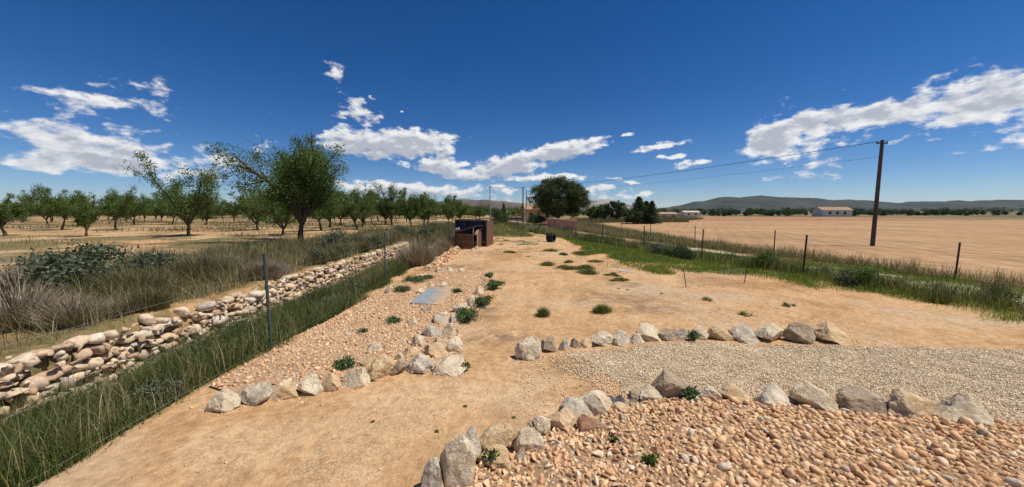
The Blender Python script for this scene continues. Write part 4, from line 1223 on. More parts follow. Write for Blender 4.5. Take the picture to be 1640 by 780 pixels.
weed(1110, 548, 14, 16, 519, 'dark weed beside the last stone of the gravel row', n=400, hh=0.2)

# ------------------------------------------------------------------ shrubs
def shrub_mesh(seed, rx, h, n, mat, mode):
    g = np.random.default_rng(seed)
    a = g.uniform(0, 6.283, n); q = np.sqrt(g.uniform(0, 1, n))
    if mode == 'twig':
        dx, dy = np.cos(a) * q * rx * 0.5, np.sin(a) * q * rx * 0.5
        out = np.stack([dx / rx, dy / rx], 1) * 1.5 + g.normal(0, 0.22, (n, 2))
        hh = h * g.uniform(0.45, 1.1, n) * (1.08 - 0.4 * q)
        V, Fc = blades(dx, dy, np.full(n, -0.05), hh, np.full(n, 0.007), g, out=out, curl=0.12)
    else:
        nc = 26
        ca = g.uniform(0, 6.283, nc); cq = np.sqrt(g.uniform(0, 1, nc)); cz = g.uniform(0.12, 1, nc)
        C = np.stack([np.cos(ca) * cq * rx * 0.8 * np.sqrt(1.15 - cz * 0.9), np.sin(ca) * cq * rx * 0.8 * np.sqrt(1.15 - cz * 0.9), cz * h * 0.88], 1)
        P = C[g.integers(0, nc, n)] + g.normal(0, 0.17, (n, 3)) * np.array([rx, rx, h * 0.55])
        P[:, 2] = np.maximum(P[:, 2], 0.01)
        V, Fc = leaves(P, 0.10, 0.045, g, 0.5)
    me = fill_mesh('foliage', V, Fc); me.materials.append(M[mat])
    return me
def stem_mesh(seed, rx, h, mat):
    g = np.random.default_rng(seed); G1 = Geo()
    for i in range(7):
        a = g.uniform(0, 6.283); L = g.uniform(0.2, 0.5) * rx
        G1.tube([(0, 0, -0.08), (math.cos(a) * L * 0.4, math.sin(a) * L * 0.4, h * 0.3), (math.cos(a) * L, math.sin(a) * L, h * 0.62)], [0.022, 0.014, 0.006], 5)
    me = G1.mesh('stem'); me.materials.append(M[mat])
    return me
SH = {
    'broom': [(shrub_mesh(600 + i, 0.75, 0.95, 1500, 'broom', 'twig'), stem_mesh(600 + i, 0.75, 0.95, 'bark')) for i in range(3)],
    'grey': [(shrub_mesh(610 + i, 0.75, 0.85, 1900, 'greygreen', 'leaf'), stem_mesh(610 + i, 0.75, 0.85, 'bark')) for i in range(3)],
    'dead': [(shrub_mesh(620 + i, 0.75, 0.9, 2200, 'dead', 'twig'), stem_mesh(620 + i, 0.75, 0.9, 'bark')) for i in range(3)],
    'green': [(shrub_mesh(630 + i, 0.8, 0.9, 2400, 'dark_leaf', 'leaf'), stem_mesh(630 + i, 0.8, 0.9, 'bark')) for i in range(3)],
    'fresh': [(shrub_mesh(640 + i, 0.8, 0.9, 2400, 'bright_leaf', 'leaf'), stem_mesh(640 + i, 0.8, 0.9, 'bark')) for i in range(2)]}
cnt = [0]
def shrub(kind, x, y, s, label, group=None, sz=None, name='shrub'):
    cnt[0] += 1
    fm, sm_ = SH[kind][cnt[0] % len(SH[kind])]
    o = thing(name, label, 'shrub', (x, y, zf1(x, y)), random.uniform(0, 6.28), group)
    o.scale = (s, s, sz if sz else s)
    for nm, me in (('stem', sm_), ('foliage', fm)):
        c = bpy.data.objects.new(nm, me); COL.objects.link(c); c.parent = o
    return o
g = np.random.default_rng(31)
# the bank above the wall, as in the photograph
for px, py, z, s, k, lab in [
        (540, 402, .6, 1.25, 'grey', 'grey-green rounded shrub on the terrace directly above the wall'),
        (570, 396, .6, 1.1, 'broom', 'yellow-green broom shrub beside the rounded grey-green shrub'),
        (592, 394, .6, 1.0, 'dead', 'brown dry shrub above the wall beside the broom'),
        (628, 384, .6, 1.05, 'dead', 'pale dry shrub above the stone wall near the first green post'),
        (612, 381, .6, 1.0, 'broom', 'olive broom behind the pale dry shrub'),
        (656, 380, .6, 1.1, 'broom', 'tall olive broom where the wall starts to crumble'),
        (690, 372, .6, 1.0, 'broom', 'olive broom between the second green post and the brushwood')]:
    p = at(px, py, z); shrub(k, p.x, p.y, s, lab)
for px, py, z, s, sz, lab in [
        (668, 430, -.2, 1.55, 1.9, 'tall heap of grey dead brush against the fence by the second post'),
        (652, 434, -.3, 1.2, 1.4, 'lower grey dead bush beside the tall dead brush heap'),
        (640, 430, -.4, 0.9, 0.9, 'brown dead bush in the ditch before the crumbled wall'),
        (707, 402, 0, 1.0, 1.25, 'tangle of dead brushwood between the second post and the kennel'),
        (722, 394, 0, 0.9, 1.25, 'dead brushwood touching the side of the kennel'),
        (698, 412, -.1, 0.8, 0.9, 'small dead bush below the stone edging')]:
    p = at(px, py, z); shrub('dead', p.x, p.y, s, lab, sz=sz, name='dead_shrub')
for i in range(26):
    x, y = float(g.uniform(-11.5, -7.9)), float(g.uniform(2, 11))
    shrub(['broom', 'grey', 'broom', 'dead', 'grey'][i % 5], x, y, float(g.uniform(0.7, 1.25)), ['yellow-green broom shrub', 'grey-green leafy shrub', 'yellow-green broom shrub', 'brown dry shrub', 'grey-green leafy shrub'][i % 5] + ' on the terrace above the wall, before the stone bed begins', 'shrubs on the near terrace')
for i in range(18):
    y = float(g.uniform(25, 48)); x = -6.4 - float(g.uniform(0, 3.0)) + (y - 25) * 0.02
    shrub(['broom', 'broom', 'grey'][i % 3], x, y, float(g.uniform(0.6, 1.1)), ['olive broom', 'olive broom', 'grey-green shrub'][i % 3] + ' on the grassy bank beyond the kennel towards the orchard', 'shrubs on the bank beyond the kennel')
for i in range(32):
    y = float(3.0 + i * 0.42 + g.normal(0, 0.25)); x = float(g.uniform(-6.4, -5.0))
    shrub(['green', 'fresh', 'grey'][i % 3], x, y, float(g.uniform(0.45, 0.75)), ['dark green', 'fresh green', 'grey-green'][i % 3] + ' leafy weed bush growing in the ditch grass', 'leafy bushes in the ditch')
for i in range(22):
    y = float(g.uniform(6, 23)); x = float(-7.45 - abs(g.normal(0, 0.35)))
    shrub(['broom', 'dead', 'broom', 'grey'][i % 4], x, y, float(g.uniform(0.45, 0.8)), ['olive broom', 'brown dry bush', 'olive broom', 'grey-green bush'][i % 4] + ' overhanging the top of the stone wall', 'bushes along the top of the stone wall')
# right side
for px, py, s, k, lab in [
        (1055, 408, 0.75, 'grey', 'pale grey-leaved shrub in the weeds beside the leaning post'),
        (1088, 413, 0.85, 'grey', 'pale grey-leaved shrub round the dark dead stick'),
        (1072, 411, 0.55, 'fresh', 'fresh green shrub between the two pale grey-leaved shrubs'),
        (1100, 416, 0.6, 'green', 'dark green shrub at the foot of the dark dead stick'),
        (943, 386, 0.65, 'green', 'dark shrub in the weeds along the wire fence'),
        (1048, 403, 0.6, 'green', 'dark low shrub behind the shadowy hollow by the fence')]:
    p = at(px, py); shrub(k, p.x, p.y, s, lab)
for i in range(9):
    d = float(g.uniform(7, 19)); x = 8.7 - 0.301 * (d - 23.2) + float(g.uniform(-0.6, 1.2))
    shrub(['grey', 'fresh', 'broom'][i % 3], x, d, float(g.uniform(0.45, 0.8)), ['grey-leaved', 'fresh green', 'straw-coloured'][i % 3] + ' shrub along the wire fence beyond the sagging mesh panel', 'shrubs along the outer stretch of wire fence')
for px, py, s, sz, lab, k in [(798, 357, 3.0, 3.6, 'large dark green bush beside the cream gate pillar', 'green'), (806, 358, 2.2, 2.4, 'smaller green bush touching the cream gate pillar', 'fresh'),
                              (790, 360, 1.6, 1.3, 'straw-coloured shrub below the large bush at the gate', 'broom'),
                              (858, 358, 2.0, 2.4, 'dark green bush between the gate and the salmon wall', 'green'), (866, 360, 1.7, 1.9, 'dark bush touching the end of the salmon wall', 'green'),
                              (850, 357, 1.5, 1.5, 'low dark bush behind the pair of gate pillars', 'green')]:
    p = at(px, py); shrub(k, p.x, p.y, s, lab, sz=sz, name='bush')

# ------------------------------------------------------------------ trees
def tube_path(G1, p, d, L, r, g, n=4, wob=0.25, up=0.15):
    pts, rad = [Vector(p)], [r]
    d = Vector(d).normalized()
    for i in range(n):
        d = (d + Vector(g.normal(0, wob, 3)) + Vector((0, 0, up))).normalized()
        pts.append(pts[-1] + d * L / n); rad.append(r * (1 - 0.62 * (i + 1) / n))
    G1.tube(pts, rad, 6 if r > 0.05 else 5 if r > 0.02 else 4, cap=False)
    return pts, rad, d

def broadleaf(seed, H=4.3, trunk=0.9, spread=1.0, n_leaf=3600, ln=0.13, wd=0.055, mat='almond_leaf', r0=0.13, clump=0.16, limbs=5):
    """open-crowned orchard tree"""
    g = np.random.default_rng(seed)
    G1 = Geo(); tips = []
    lean = Vector((g.normal(0, 0.12), g.normal(0, 0.12), 1))
    pts, rad, d = tube_path(G1, (0, 0, -0.15), lean, trunk + 0.15, r0, g, 4, 0.10, 0.1)
    base = pts[-1]
    a0 = g.uniform(0, 6.28)
    for i in range(limbs):
        a = a0 + i * 6.283 / limbs + g.normal(0, 0.3)
        sp = g.uniform(0.45, 0.95) * spread
        L = (H - trunk) * g.uniform(0.72, 0.98)
        p1, r1, d1 = tube_path(G1, base - Vector((0, 0, 0.1)), (math.cos(a) * sp, math.sin(a) * sp, 1.0), L, r0 * 0.62, g, 5, 0.16, 0.10)
        tips += [(p1[k], 0.8) for k in (2, 3, 4)] + [(p1[5], 1.0)]
        for k in range(7):
            j = int(g.integers(1, 5)); b = a + g.normal(0, 1.1)
            p2, r2, d2 = tube_path(G1, p1[j], (math.cos(b), math.sin(b), g.uniform(0.1, 0.9)), L * g.uniform(0.25, 0.5), max(r1[j] * 0.55, 0.012), g, 3, 0.25, 0.12)
            tips += [(p2[1], 0.9), (p2[2], 1.1), (p2[3], 1.2)]
    C = np.array([tuple(t[0]) for t in tips]); w = np.array([t[1] for t in tips]); w /= w.sum()
    dens = g.uniform(0.35, 1.6, len(C)); w = w * dens; w /= w.sum()
    k = g.choice(len(C), n_leaf, p=w)
    P = C[k] + np.clip(g.normal(0, clump, (n_leaf, 3)), -1.7 * clump, 1.7 * clump) * g.uniform(0.5, 1.5, (len(C), 1))[k] * (H / 4.3)
    P = P[P[:, 2] > trunk * 0.75]
    V, Fc = leaves(P, ln, wd, g, 0.1)
    tm = G1.mesh('trunk'); tm.materials.append(M['bark'])
    cm = fill_mesh('crown', V, Fc); cm.materials.append(M[mat])
    return tm, cm

def plant_tree(name, label, parts, x, y, s=1.0, group=None, rz=None, z=None, sz=None):
    o = thing(name, label, 'tree', (x, y, zf1(x, y) if z is None else z), random.uniform(0, 6.28) if rz is None else rz, group)
    o.scale = (s, s, sz or s)
    for nm, me in zip(('trunk', 'crown'), parts):
        c = bpy.data.objects.new(nm, me); COL.objects.link(c); c.parent = o
    return o

ALM = [broadleaf(800 + i, 3.7 + 0.25 * (i % 5), 0.65 + 0.15 * (i % 4), 0.7 + 0.13 * (i % 4), 7500 + 900 * (i % 5), 0.12, 0.058, clump=0.15 + 0.015 * (i % 4), limbs=4 + i % 3) for i in range(10)]
near_trees = [(528, 366, 1.0, 'almond tree at the foot of the tall tree, trunk dark'), (572, 369, 0.95, 'small almond tree with thin leaning trunk, nearest the terrace grass'),
              (584, 362, 1.05, 'almond tree with thick dark trunk behind the thin leaning one'), (606, 356, 1.05, 'almond tree with forked pale trunk past the thick dark trunk'),
              (629, 361, 1.05, 'almond tree with two dark stems standing before its row'), (659, 364, 1.0, 'almond tree with reddish slanting trunk'),
              (684, 363, 1.08, 'almond tree with dark trunk behind the second green fence post'), (734, 357, 0.9, 'almond tree directly behind the kennel roof')]
for i, (px, py, s, lab) in enumerate(near_trees):
    p = at(px, py, 0.75); plant_tree('almond_tree', lab, ALM[i % 10], p.x, p.y, s * 1.12)
g = np.random.default_rng(33)
spots, rows = [], []
ORD = ['first', 'second', 'third', 'fourth', 'fifth', 'sixth', 'seventh', 'eighth', 'ninth']
for row in range(9):
    for c in range(17):
        d = 45 + row * 8.2 + g.normal(0, 0.8); x = -11.0 - c * 5.4 + g.normal(0, 0.6) + row * 0.6
        px = CX + FPX * x / d
        if px > 778 or px < -40:
            continue
        if any((x - a) ** 2 + (d - b) ** 2 < 16 for a, b in spots):
            continue
        spots.append((x, d)); rows.append(row)
for i in range(11):
    spots.append((-17 - 6.2 * (i % 5) + g.normal(0, 0.5), 24.5 + 7.5 * (i // 5) + g.normal(0, 0.5)))
for i, (x, d) in enumerate(spots):
    lab = f'almond tree in the {ORD[rows[i]]} full orchard row behind the terrace grass' if i < len(rows) else 'almond tree in the near orchard corner around the tall tree'
    plant_tree('almond_tree', lab, ALM[i % 10], float(x), float(d), float(g.uniform(0.78, 1.1)), 'orchard trees in rows', sz=float(g.uniform(0.75, 1.12)))
# the tall tree beside the orchard
big = broadleaf(861, 6.2, 1.3, 0.7, 36000, 0.115, 0.06, 'almond_leaf', 0.22, 0.18, 9)
plant_tree('tall_tree', 'tall dark leafy tree rising above the orchard trees at the terrace', big, -12.0, 20.0, 1.0, rz=0.6)

def pine(seed, H, rx, ry, z0, n_clump, per, ln, wd, mat, trunk_r, flat=0.72, dom=None):
    """dense crown of many needle clumps on a forked trunk"""
    g = np.random.default_rng(seed)
    G1 = Geo()
    pts, rad, d = tube_path(G1, (0, 0, -0.2), (-0.25, 0, 1), z0 + 0.9, trunk_r, g, 4, 0.08, 0.2)
    zc, hz = (H + z0) / 2, (H - z0) / 2
    C = []
    while len(C) < n_clump:
        u = g.normal(size=3); u /= np.linalg.norm(u)
        q = g.uniform(0.25, 1.0) ** 0.45
        c = u * q * np.array([rx, ry, hz])
        if c[2] < -hz * flat:
            c[2] = -hz * flat + abs(g.normal(0, 0.12)) * hz
        C.append(c + np.array([0, 0, zc]))
    C = np.array(C)
    lump = np.array([mnoise.noise(Vector(c) * 0.45 + Vector((seed, 3, 1))) for c in C])
    ctr = np.array([0, 0, zc])
    C = ctr + (C - ctr) * (0.93 + 0.24 * lump)[:, None]
    for i in range(12):
        a = g.uniform(0, 6.28)
        e = C[int(g.integers(0, len(C)))]
        m = Vector(e) * 0.5 + Vector((0, 0, pts[-1].z * 0.5)) + Vector((0, 0, -0.3))
        G1.tube([pts[-1] - Vector((0, 0, 0.4)), m, Vector(e)], [trunk_r * 0.5, trunk_r * 0.3, 0.03], 5, cap=False)
    k = np.repeat(np.arange(len(C)), per)
    rad_c = g.uniform(0.6, 1.3, len(C))
    P = C[k] + np.clip(g.normal(0, 0.36 * rx / 5.3, (len(k), 3)), -0.62 * rx / 5.3, 0.62 * rx / 5.3) * rad_c[k][:, None] * np.array([1, 1, 0.72])
    V, Fc = leaves(P, ln, wd, g, 0.5)
    tm = G1.mesh('trunk'); tm.materials.append(M['pinebark'])
    cm = fill_mesh('crown', V, Fc); cm.materials.append(M[mat])
    return tm, cm
pt = at(887, 360.3)
big_pine = pine(901, 9.0, 5.7, 5.0, 1.0, 420, 190, 0.24, 0.09, 'pine_leaf', 0.34)
plant_tree('pine_tree', 'huge round dark pine beside the orange house, pale forked trunk', big_pine, 8.9, 66, 1.0, rz=0)
round_tree = pine(902, 4.6, 2.4, 2.3, 0.4, 110, 90, 0.24, 0.10, 'dark_leaf', 0.16)
round_tree2 = pine(903, 4.4, 2.3, 2.2, 0.3, 110, 90, 0.24, 0.10, 'bright_leaf', 0.16)
def spire(seed, H, r, n, mat):
    g = np.random.default_rng(seed)
    t = g.uniform(0, 1, n) ** 1.3
    a = g.uniform(0, 6.283, n); k = np.floor(t * 9)
    rr = r * (1 - t) ** 0.75 * g.uniform(0.25, 1.0, n) ** 0.5 * (0.8 + 0.35 * np.sin(a * 3 + k * 1.7))
    P = np.stack([np.cos(a) * rr, np.sin(a) * rr, 0.2 + t * (H - 0.3)], 1)
    V, Fc = leaves(P, 0.26, 0.10, g, 0.8)
    G1 = Geo(); G1.tube([(0, 0, -0.2), (0, 0, H * 0.5), (0, 0, H * 0.95)], [0.14, 0.09, 0.02], 6, cap=False)
    tm = G1.mesh('trunk'); tm.materials.append(M['bark']); cm = fill_mesh('crown', V, Fc); cm.materials.append(M[mat])
    return tm, cm
sp1, sp2 = spire(911, 5.6, 1.7, 5200, 'dark_leaf'), spire(912, 5.0, 1.3, 4000, 'dark_leaf')
def by_px(px, d):
    return (px - CX) / FPX * d
for px, d, parts, s, sz, lab in [
        (1022, 72, sp1, 1.75, 0.98, 'dark pointed conifer, tallest of the clump by the field'),
        (1034, 73, sp2, 1.9, 0.93, 'dark conifer beside the tallest pointed one of the clump'),
        (1043, 70, sp2, 1.5, 0.92, 'leaning feathery conifer at the edge of the conifer clump'),
        (1014, 70, round_tree, 0.95, 0.62, 'low dark tree at the foot of the tallest pointed conifer'),
        (985, 82, round_tree, 1.05, 1.14, 'dark rounded tree between the pine and the conifer clump'),
        (966, 84, round_tree2, 0.95, 0.98, 'brighter green round tree beside the dark rounded tree'),
        (951, 86, round_tree2, 0.85, 0.85, 'green round tree close to the huge pine'),
        (807, 92, sp2, 0.8, 0.95, 'slim dark cypress behind the bush at the gate')]:
    plant_tree('cypress' if parts is sp1 or parts is sp2 else 'tree', lab, parts, by_px(px, d), d, s, z=0, sz=sz)
# belts of distant trees
g = np.random.default_rng(36)
def belt(name, label, xs, ys, mat, seed, h=(3, 5.5)):
    g = np.random.default_rng(seed)
    Ps = []
    for x, y in zip(xs, ys):
        hh = g.uniform(*h); rr = hh * 0.55
        n = 260
        u = g.normal(size=(n, 3)); u /= np.linalg.norm(u, axis=1)[:, None]
        Ps.append(np.array([x, y, hh * 0.5]) + u * (g.uniform(0, 1, (n, 1)) ** 0.4) * np.array([rr, rr, hh * 0.5]))
    V, Fc = leaves(np.concatenate(Ps), 0.85, 0.5, g, 0.3)
    o = obj(name, fill_mesh(name, V, Fc), M[mat], kind='stuff'); o['label'] = label
ang = np.linspace(-0.72, 0.12, 190)
belt('far_orchard', 'far orchard trees merging into a dark green band below the hill', 190 * ang * 1.5 + g.normal(0, 6, 190), 150 + g.uniform(-22, 60, 190), 'almond_leaf', 37, (3.2, 5.0))
xs = g.uniform(10, 330, 340); belt('far_trees', 'distant trees and hedges in a dark band beyond the fields', xs, 190 + g.uniform(-30, 150, 340) + 0.1 * xs, 'dark_leaf', 38, (0.9, 4.6))
xs = g.uniform(-330, 420, 260); belt('distant_wood', 'faraway woodland at the foot of the hills', xs * 2.2, 480 + g.uniform(-80, 250, 260), 'dark_leaf', 39, (5, 9))

# palm far behind the gate
pm = thing('palm_tree', 'small far palm beside the orange house roof', 'palm', (by_px(849, 120), 120, 0))
G1 = Geo(); G1.tube([(0, 0, -0.2), (0.1, 0, 3), (0, 0, 5.3)], [0.28, 0.2, 0.2], 7); obj('trunk', G1.mesh('trunk'), M['bark'], pm)
G1 = Geo()
for i in range(18):
    a = i * 6.283 / 18; e = 0.9 if i % 2 else 0.2
    q = [Vector((0, 0, 5.2)), Vector((math.cos(a) * 0.7, math.sin(a) * 0.7, 5.5 + e * 0.7)), Vector((math.cos(a) * 1.35, math.sin(a) * 1.35, 5.2 + e * 0.5))]
    s_ = Vector((-math.sin(a), math.cos(a), 0)) * 0.14
    G1.add([q[0] - s_ * .4, q[0] + s_ * .4, q[1] - s_, q[1] + s_, q[2]], [(0, 1, 3, 2), (2, 3, 4)])
obj('crown', G1.mesh('crown'), M['dark_leaf'], pm)

# ------------------------------------------------------------------ fences
def fence(label, pts, h, post_mat, r, name='wire_fence', mesh_wire=False, strands=(0.12, 0.8, 1.45), lean=0.02, cell=0.16, seed=0):
    g = np.random.default_rng(seed)
    root = thing(name, label, 'fence', (pts[0][0], pts[0][1], 0))
    ox, oy = pts[0]
    tops = []
    for x, y in pts:
        z = zf1(x, y)
        lx, ly = g.normal(0, lean, 2)
        G1 = Geo(); G1.tube([(x - ox, y - oy, z - 0.25), (x - ox + lx * h, y - oy + ly * h, z + h)], r, 8)
        G1.tube([(x - ox + lx * h, y - oy + ly * h, z + h - 0.002), (x - ox + lx * h, y - oy + ly * h, z + h + 0.02)], r * 1.25, 8)
        obj('post', G1.mesh('post'), M[post_mat], root)
        tops.append((Vector((x - ox, y - oy, z)), Vector((lx, ly, 1.0))))
    for sh in strands:
        G1 = Geo()
        for (a, la), (b, lb) in zip(tops[:-1], tops[1:]):
            p0, p1 = a + la * sh, b + lb * sh
            G1.tube([p0, (p0 + p1) / 2 - Vector((0, 0, 0.03)), p1], 0.0022, 4, cap=False)
        obj('wire', G1.mesh('wire'), M['wire'], root)
    if mesh_wire:
        G1 = Geo()
        for (a, la), (b, lb) in zip(tops[:-1], tops[1:]):
            L = (b - a).length; n = int(L / cell)
            hh = strands[-1]
            rise = hh / cell
            for i in range(-int(rise), n):
                for s_ in (1, -1):
                    t0, t1 = i, i + rise
                    z0, z1 = 0.0, hh
                    c0, c1 = max(t0, 0), min(t1, n)
                    if c1 <= c0: continue
                    za, zb = (c0 - t0) / rise * hh, (c1 - t0) / rise * hh
                    if s_ < 0: za, zb = hh - za, hh - zb
                    G1.tube([a.lerp(b, c0 / n) + la * za, a.lerp(b, c1 / n) + la * zb], 0.0011, 3, cap=False)
        o = obj('wire_mesh', G1.mesh('wire_mesh'), M['wire'], root); o['kind'] = 'stuff'
    return root
fence('green metal post and wire fence between the ditch and the stone bed', [(-4.55, 0.4), (-4.52, 6.4), (-4.50, 12.3), (-4.42, 18.3), (-4.35, 24.2), (-4.35, 30.2)], 1.82, 'postgreen', 0.026, seed=1)
fence('dark post and wire fence between the yard grass and the dirt track', [(13.2, 8.2), (11.55, 13.8), (10.1, 18.6), (8.75, 23.2), (7.25, 28.1), (5.9, 32.6), (4.5, 37.1), (3.2, 41.4), (1.95, 45.7), (0.8, 51), (-0.3, 57), (-1.1, 64), (-1.5, 71)],
      1.62, 'iron', 0.032, seed=2)
fence('thin dark post fence between the dirt track and the bare field', [(18.4, 6), (16.6, 13), (15.0, 20), (13.6, 26), (12.6, 31.8), (11.7, 37.5), (11.0, 44), (11.2, 50), (12.4, 57), (14.2, 64), (16, 71)],
      1.45, 'iron', 0.028, mesh_wire=False, strands=(0.5, 0.95, 1.35), seed=3)

# leaning iron bar with wire panel
pa, pb = at(1100, 459), at(1092, 431)
root = thing('sagging_fence', 'sagging wire mesh panel tied to a leaning rusty iron bar at the yard edge', 'fence', (pa.x, pa.y, zf1(pa.x, pa.y)))
G1 = Geo(); G1.tube([(0, 0, -0.1), (-0.10, 0.1, 0.66)], 0.014, 6); obj('iron_bar', G1.mesh('iron_bar'), M['rustmetal'], root)
G1 = Geo(); G1.tube([(2.3, 0.5, -0.1), (2.36, 0.45, 0.72)], 0.014, 6); obj('iron_bar', G1.mesh('iron_bar'), M['rustmetal'], root)
G1 = Geo()
for i in range(9):
    z = 0.04 + 0.068 * i
    G1.tube([(-0.015 - 0.1 * z / 0.66, 0.12 * z, z), (1.1, 0.3, z * 0.86), (2.32, 0.47, z)], 0.0013, 4)
for i in range(26):
    t = (i + 0.5) / 26
    G1.tube([(-0.01 + 2.32 * t, 0.45 * t, 0.03), (-0.09 * (1 - t) + 2.34 * t, 0.1 + 0.36 * t, 0.585 - 0.09 * math.sin(math.pi * t))], 0.0013, 4)
obj('mesh_panel', G1.mesh('mesh_panel'), M['wire'], root)
G1 = Geo(); p = at(1086, 414)
G1.tube([(p.x, p.y, -0.05), (p.x - 0.2, p.y, 0.45), (p.x - 0.28, p.y + 0.1, 0.95)], [0.035, 0.028, 0.012], 6)
G1.tube([(p.x - 0.2, p.y, 0.45), (p.x + 0.05, p.y, 0.75)], [0.018, 0.006], 5)
tag(obj('dead_stick', G1.mesh('dead_stick'), M['bark']), 'dark dead stick standing in the weeds between pale grey-leaved shrubs', 'stick')

# bent hoop lying on the earth
p = at(1004, 437)
G1 = Geo()
G1.tube([(p.x + 0.30 * math.cos(a), p.y + 0.17 * math.sin(a), 0.03 + 0.06 * max(0, math.sin(a * 0.5))) for a in np.linspace(0.3, 5.6, 26)], 0.022, 7)
tag(obj('bent_hoop', G1.mesh('bent_hoop'), M['whiteplastic']), 'pale bent hoop of pipe lying on the bare earth', 'hoop')

# two tyres
def tyre(loc, rot, label):
    root = thing('tyre', label, 'tyre', loc)
    root.rotation_euler = rot
    G1 = Geo(); ro, ri, w = 0.33, 0.19, 0.12
    G1.lathe([(ri, -w * .75), (ri + .03, -w * .95), (ro - .06, -w), (ro - .015, -w * .85), (ro, -w * .6), (ro, w * .6), (ro - .015, w * .85), (ro - .06, w), (ri + .03, w * .95), (ri, w * .75), (ri + .02, w * .6), (ro - .04, w * .5), (ro - .04, -w * .5), (ri + .02, -w * .6), (ri, -w * .75)], 40)
    obj('casing', G1.mesh('casing'), M['rubber'], root, smooth=True)
    G1 = Geo()
    for i in range(44):
        a = i * 6.283 / 44
        for s_ in (-1, 1):
            G1.box((math.cos(a) * (ro + .004), math.sin(a) * (ro + .004), s_ * w * 0.33), (0.016, 0.03, w * 0.52), Matrix.Rotation(a, 3, 'Z'))
    obj('tread', G1.mesh('tread'), M['rubber'], root)
    G1 = Geo()
    for s_ in (-1, 1):
        G1.lathe([(ri + .055, s_ * w * .985), (ri + .062, s_ * w * 1.02), (ri + .07, s_ * w * .99)], 40)
    obj('sidewall_ring', G1.mesh('sidewall_ring'), plain('tyre_sidewall', (0.10, 0.10, 0.10), 0.7), root)
    return root
p = at(884, 388)
yaw = R(-38)
ax = Vector((math.cos(yaw), math.sin(yaw), 0))
for s_, lab in ((-0.5, 'old black tyre standing behind another by the wire fence, tread showing'), (0.5, 'old black tyre standing in front of another by the wire fence, hole showing')):
    c = Vector((p.x - 0.05, p.y + 0.3, 0.39)) + ax * s_ * 0.31
    tyre((c.x, c.y, c.z + zf1(c.x, c.y)), (0, R(90), yaw), lab).scale = (1.2, 1.2, 1.2)

# ------------------------------------------------------------------ kennel
ang = math.atan2(0.22, 0.975)
C0 = at(757.5, 399.5)
kn = thing('kennel', 'brown wooden animal shelter with low plank box and taller blue-lined shed behind', 'animal shelter', (C0.x, C0.y, zf1(C0.x, C0.y)), -ang)
# local: -x to the left along the front, +y to the back
def kbox(name, c, s, mat, M_=None, parent=kn):
    G1 = Geo(); G1.box(c, s, M_); return obj(name, G1.mesh(name), M[mat], parent)
for i in range(7):                                                          # front planks
    kbox('plank', (-0.60, 0.0, 0.08 + i * 0.15), (1.16 - 0.004 * (i % 3), 0.022 + 0.004 * (i % 2), 0.142), 'plank' if i % 3 else 'plank2')
for i in range(7):                                                          # left side
    kbox('plank', (-1.19, 0.9, 0.08 + i * 0.15), (0.022, 1.8, 0.142), 'plank')
for i in range(8):                                                          # right side, past the doorway
    kbox('plank', (0.0, 0.98 + i * 0.145, 0.58 + 0.02 * i), (0.024 + 0.004 * (i % 2), 0.138, 1.16 + 0.04 * i), 'plank2' if i % 2 else 'plank')
kbox('corner_post', (0.0, 0.03, 0.56), (0.05, 0.05, 1.12), 'plank2')
kbox('door_post', (0.02, 0.86, 0.62), (0.06, 0.085, 1.24), 'palewood')
for i in range(3):
    kbox('door_batten', (0.05, 0.55 + 0.12 * i, 1.14 + 0.09 * i - 0.1), (0.03, 0.62, 0.045), 'palewood', Matrix.Rotation(0.18, 3, 'X'))
sl = -0.035
RT = Matrix.Rotation(-math.atan2(0.40, 1.4), 3, 'Y') @ Matrix.Rotation(sl, 3, 'X')
kbox('box_roof', (-0.56, 0.86, 1.37), (1.56, 1.96, 0.03), 'roofsheet', RT)
kbox('roof_batten', (-0.56, -0.08, 1.335), (1.56, 0.035, 0.06), 'plank2', RT)
kbox('prop', (0.02, 0.04, 1.28), (0.05, 0.05, 0.44), 'palewood')
for x in (-2.0, 0.36):                                                      # tall shed
    for y in (1.95, 3.55):
        kbox('shed_post', (x, y, 0.97), (0.08, 0.08, 1.94), 'plank2')
for i in range(11):
    kbox('plank', (0.415, 1.98 + i * 0.152, 0.95), (0.022 + 0.004 * (i % 2), 0.146, 1.88), 'plank' if i % 3 else 'plank2')
for i in range(11):
    kbox('plank', (-2.055, 1.98 + i * 0.152, 0.95), (0.022, 0.146, 1.88), 'plank')
for i in range(12):
    kbox('plank', (-0.82, 3.61, 0.09 + i * 0.155), (2.44, 0.022, 0.148), 'plank')
kbox('shed_roof', (-0.82, 2.76, 1.985), (2.66, 2.0, 0.035), 'roofsheet', Matrix.Rotation(-0.03, 3, 'Y'))
kbox('roof_beam', (-0.82, 1.93, 1.90), (2.5, 0.07, 0.09), 'plank2')
g = np.random.default_rng(41)                                               # tarpaulin hanging just inside the open front
xs, zs = np.linspace(-1.95, 0.33, 26), np.linspace(0.35, 1.86, 12)
V = np.array([[x, 2.12 + 0.03 * math.sin(x * 7 + z) + 0.02 * float(vnoise(x * 4, z * 4, 3)), z] for z in zs for x in xs])
Fc = np.array([[j * 26 + i, j * 26 + i + 1, (j + 1) * 26 + i + 1, (j + 1) * 26 + i] for j in range(11) for i in range(25)])
obj('tarpaulin', fill_mesh('tarpaulin', V, Fc), M['tarp'], kn, smooth=True)
kbox('front_board', (-1.28, 1.92, 1.55), (0.06, 0.03, 0.75), 'plank')
G1 = Geo(); p = at(727, 398)
G1.lathe([(0.0, 0), (0.12, 0), (0.15, 0.02), (0.17, 0.17), (0.185, 0.18), (0.175, 0.19), (0.155, 0.185), (0.13, 0.04), (0.0, 0.03)], 18)
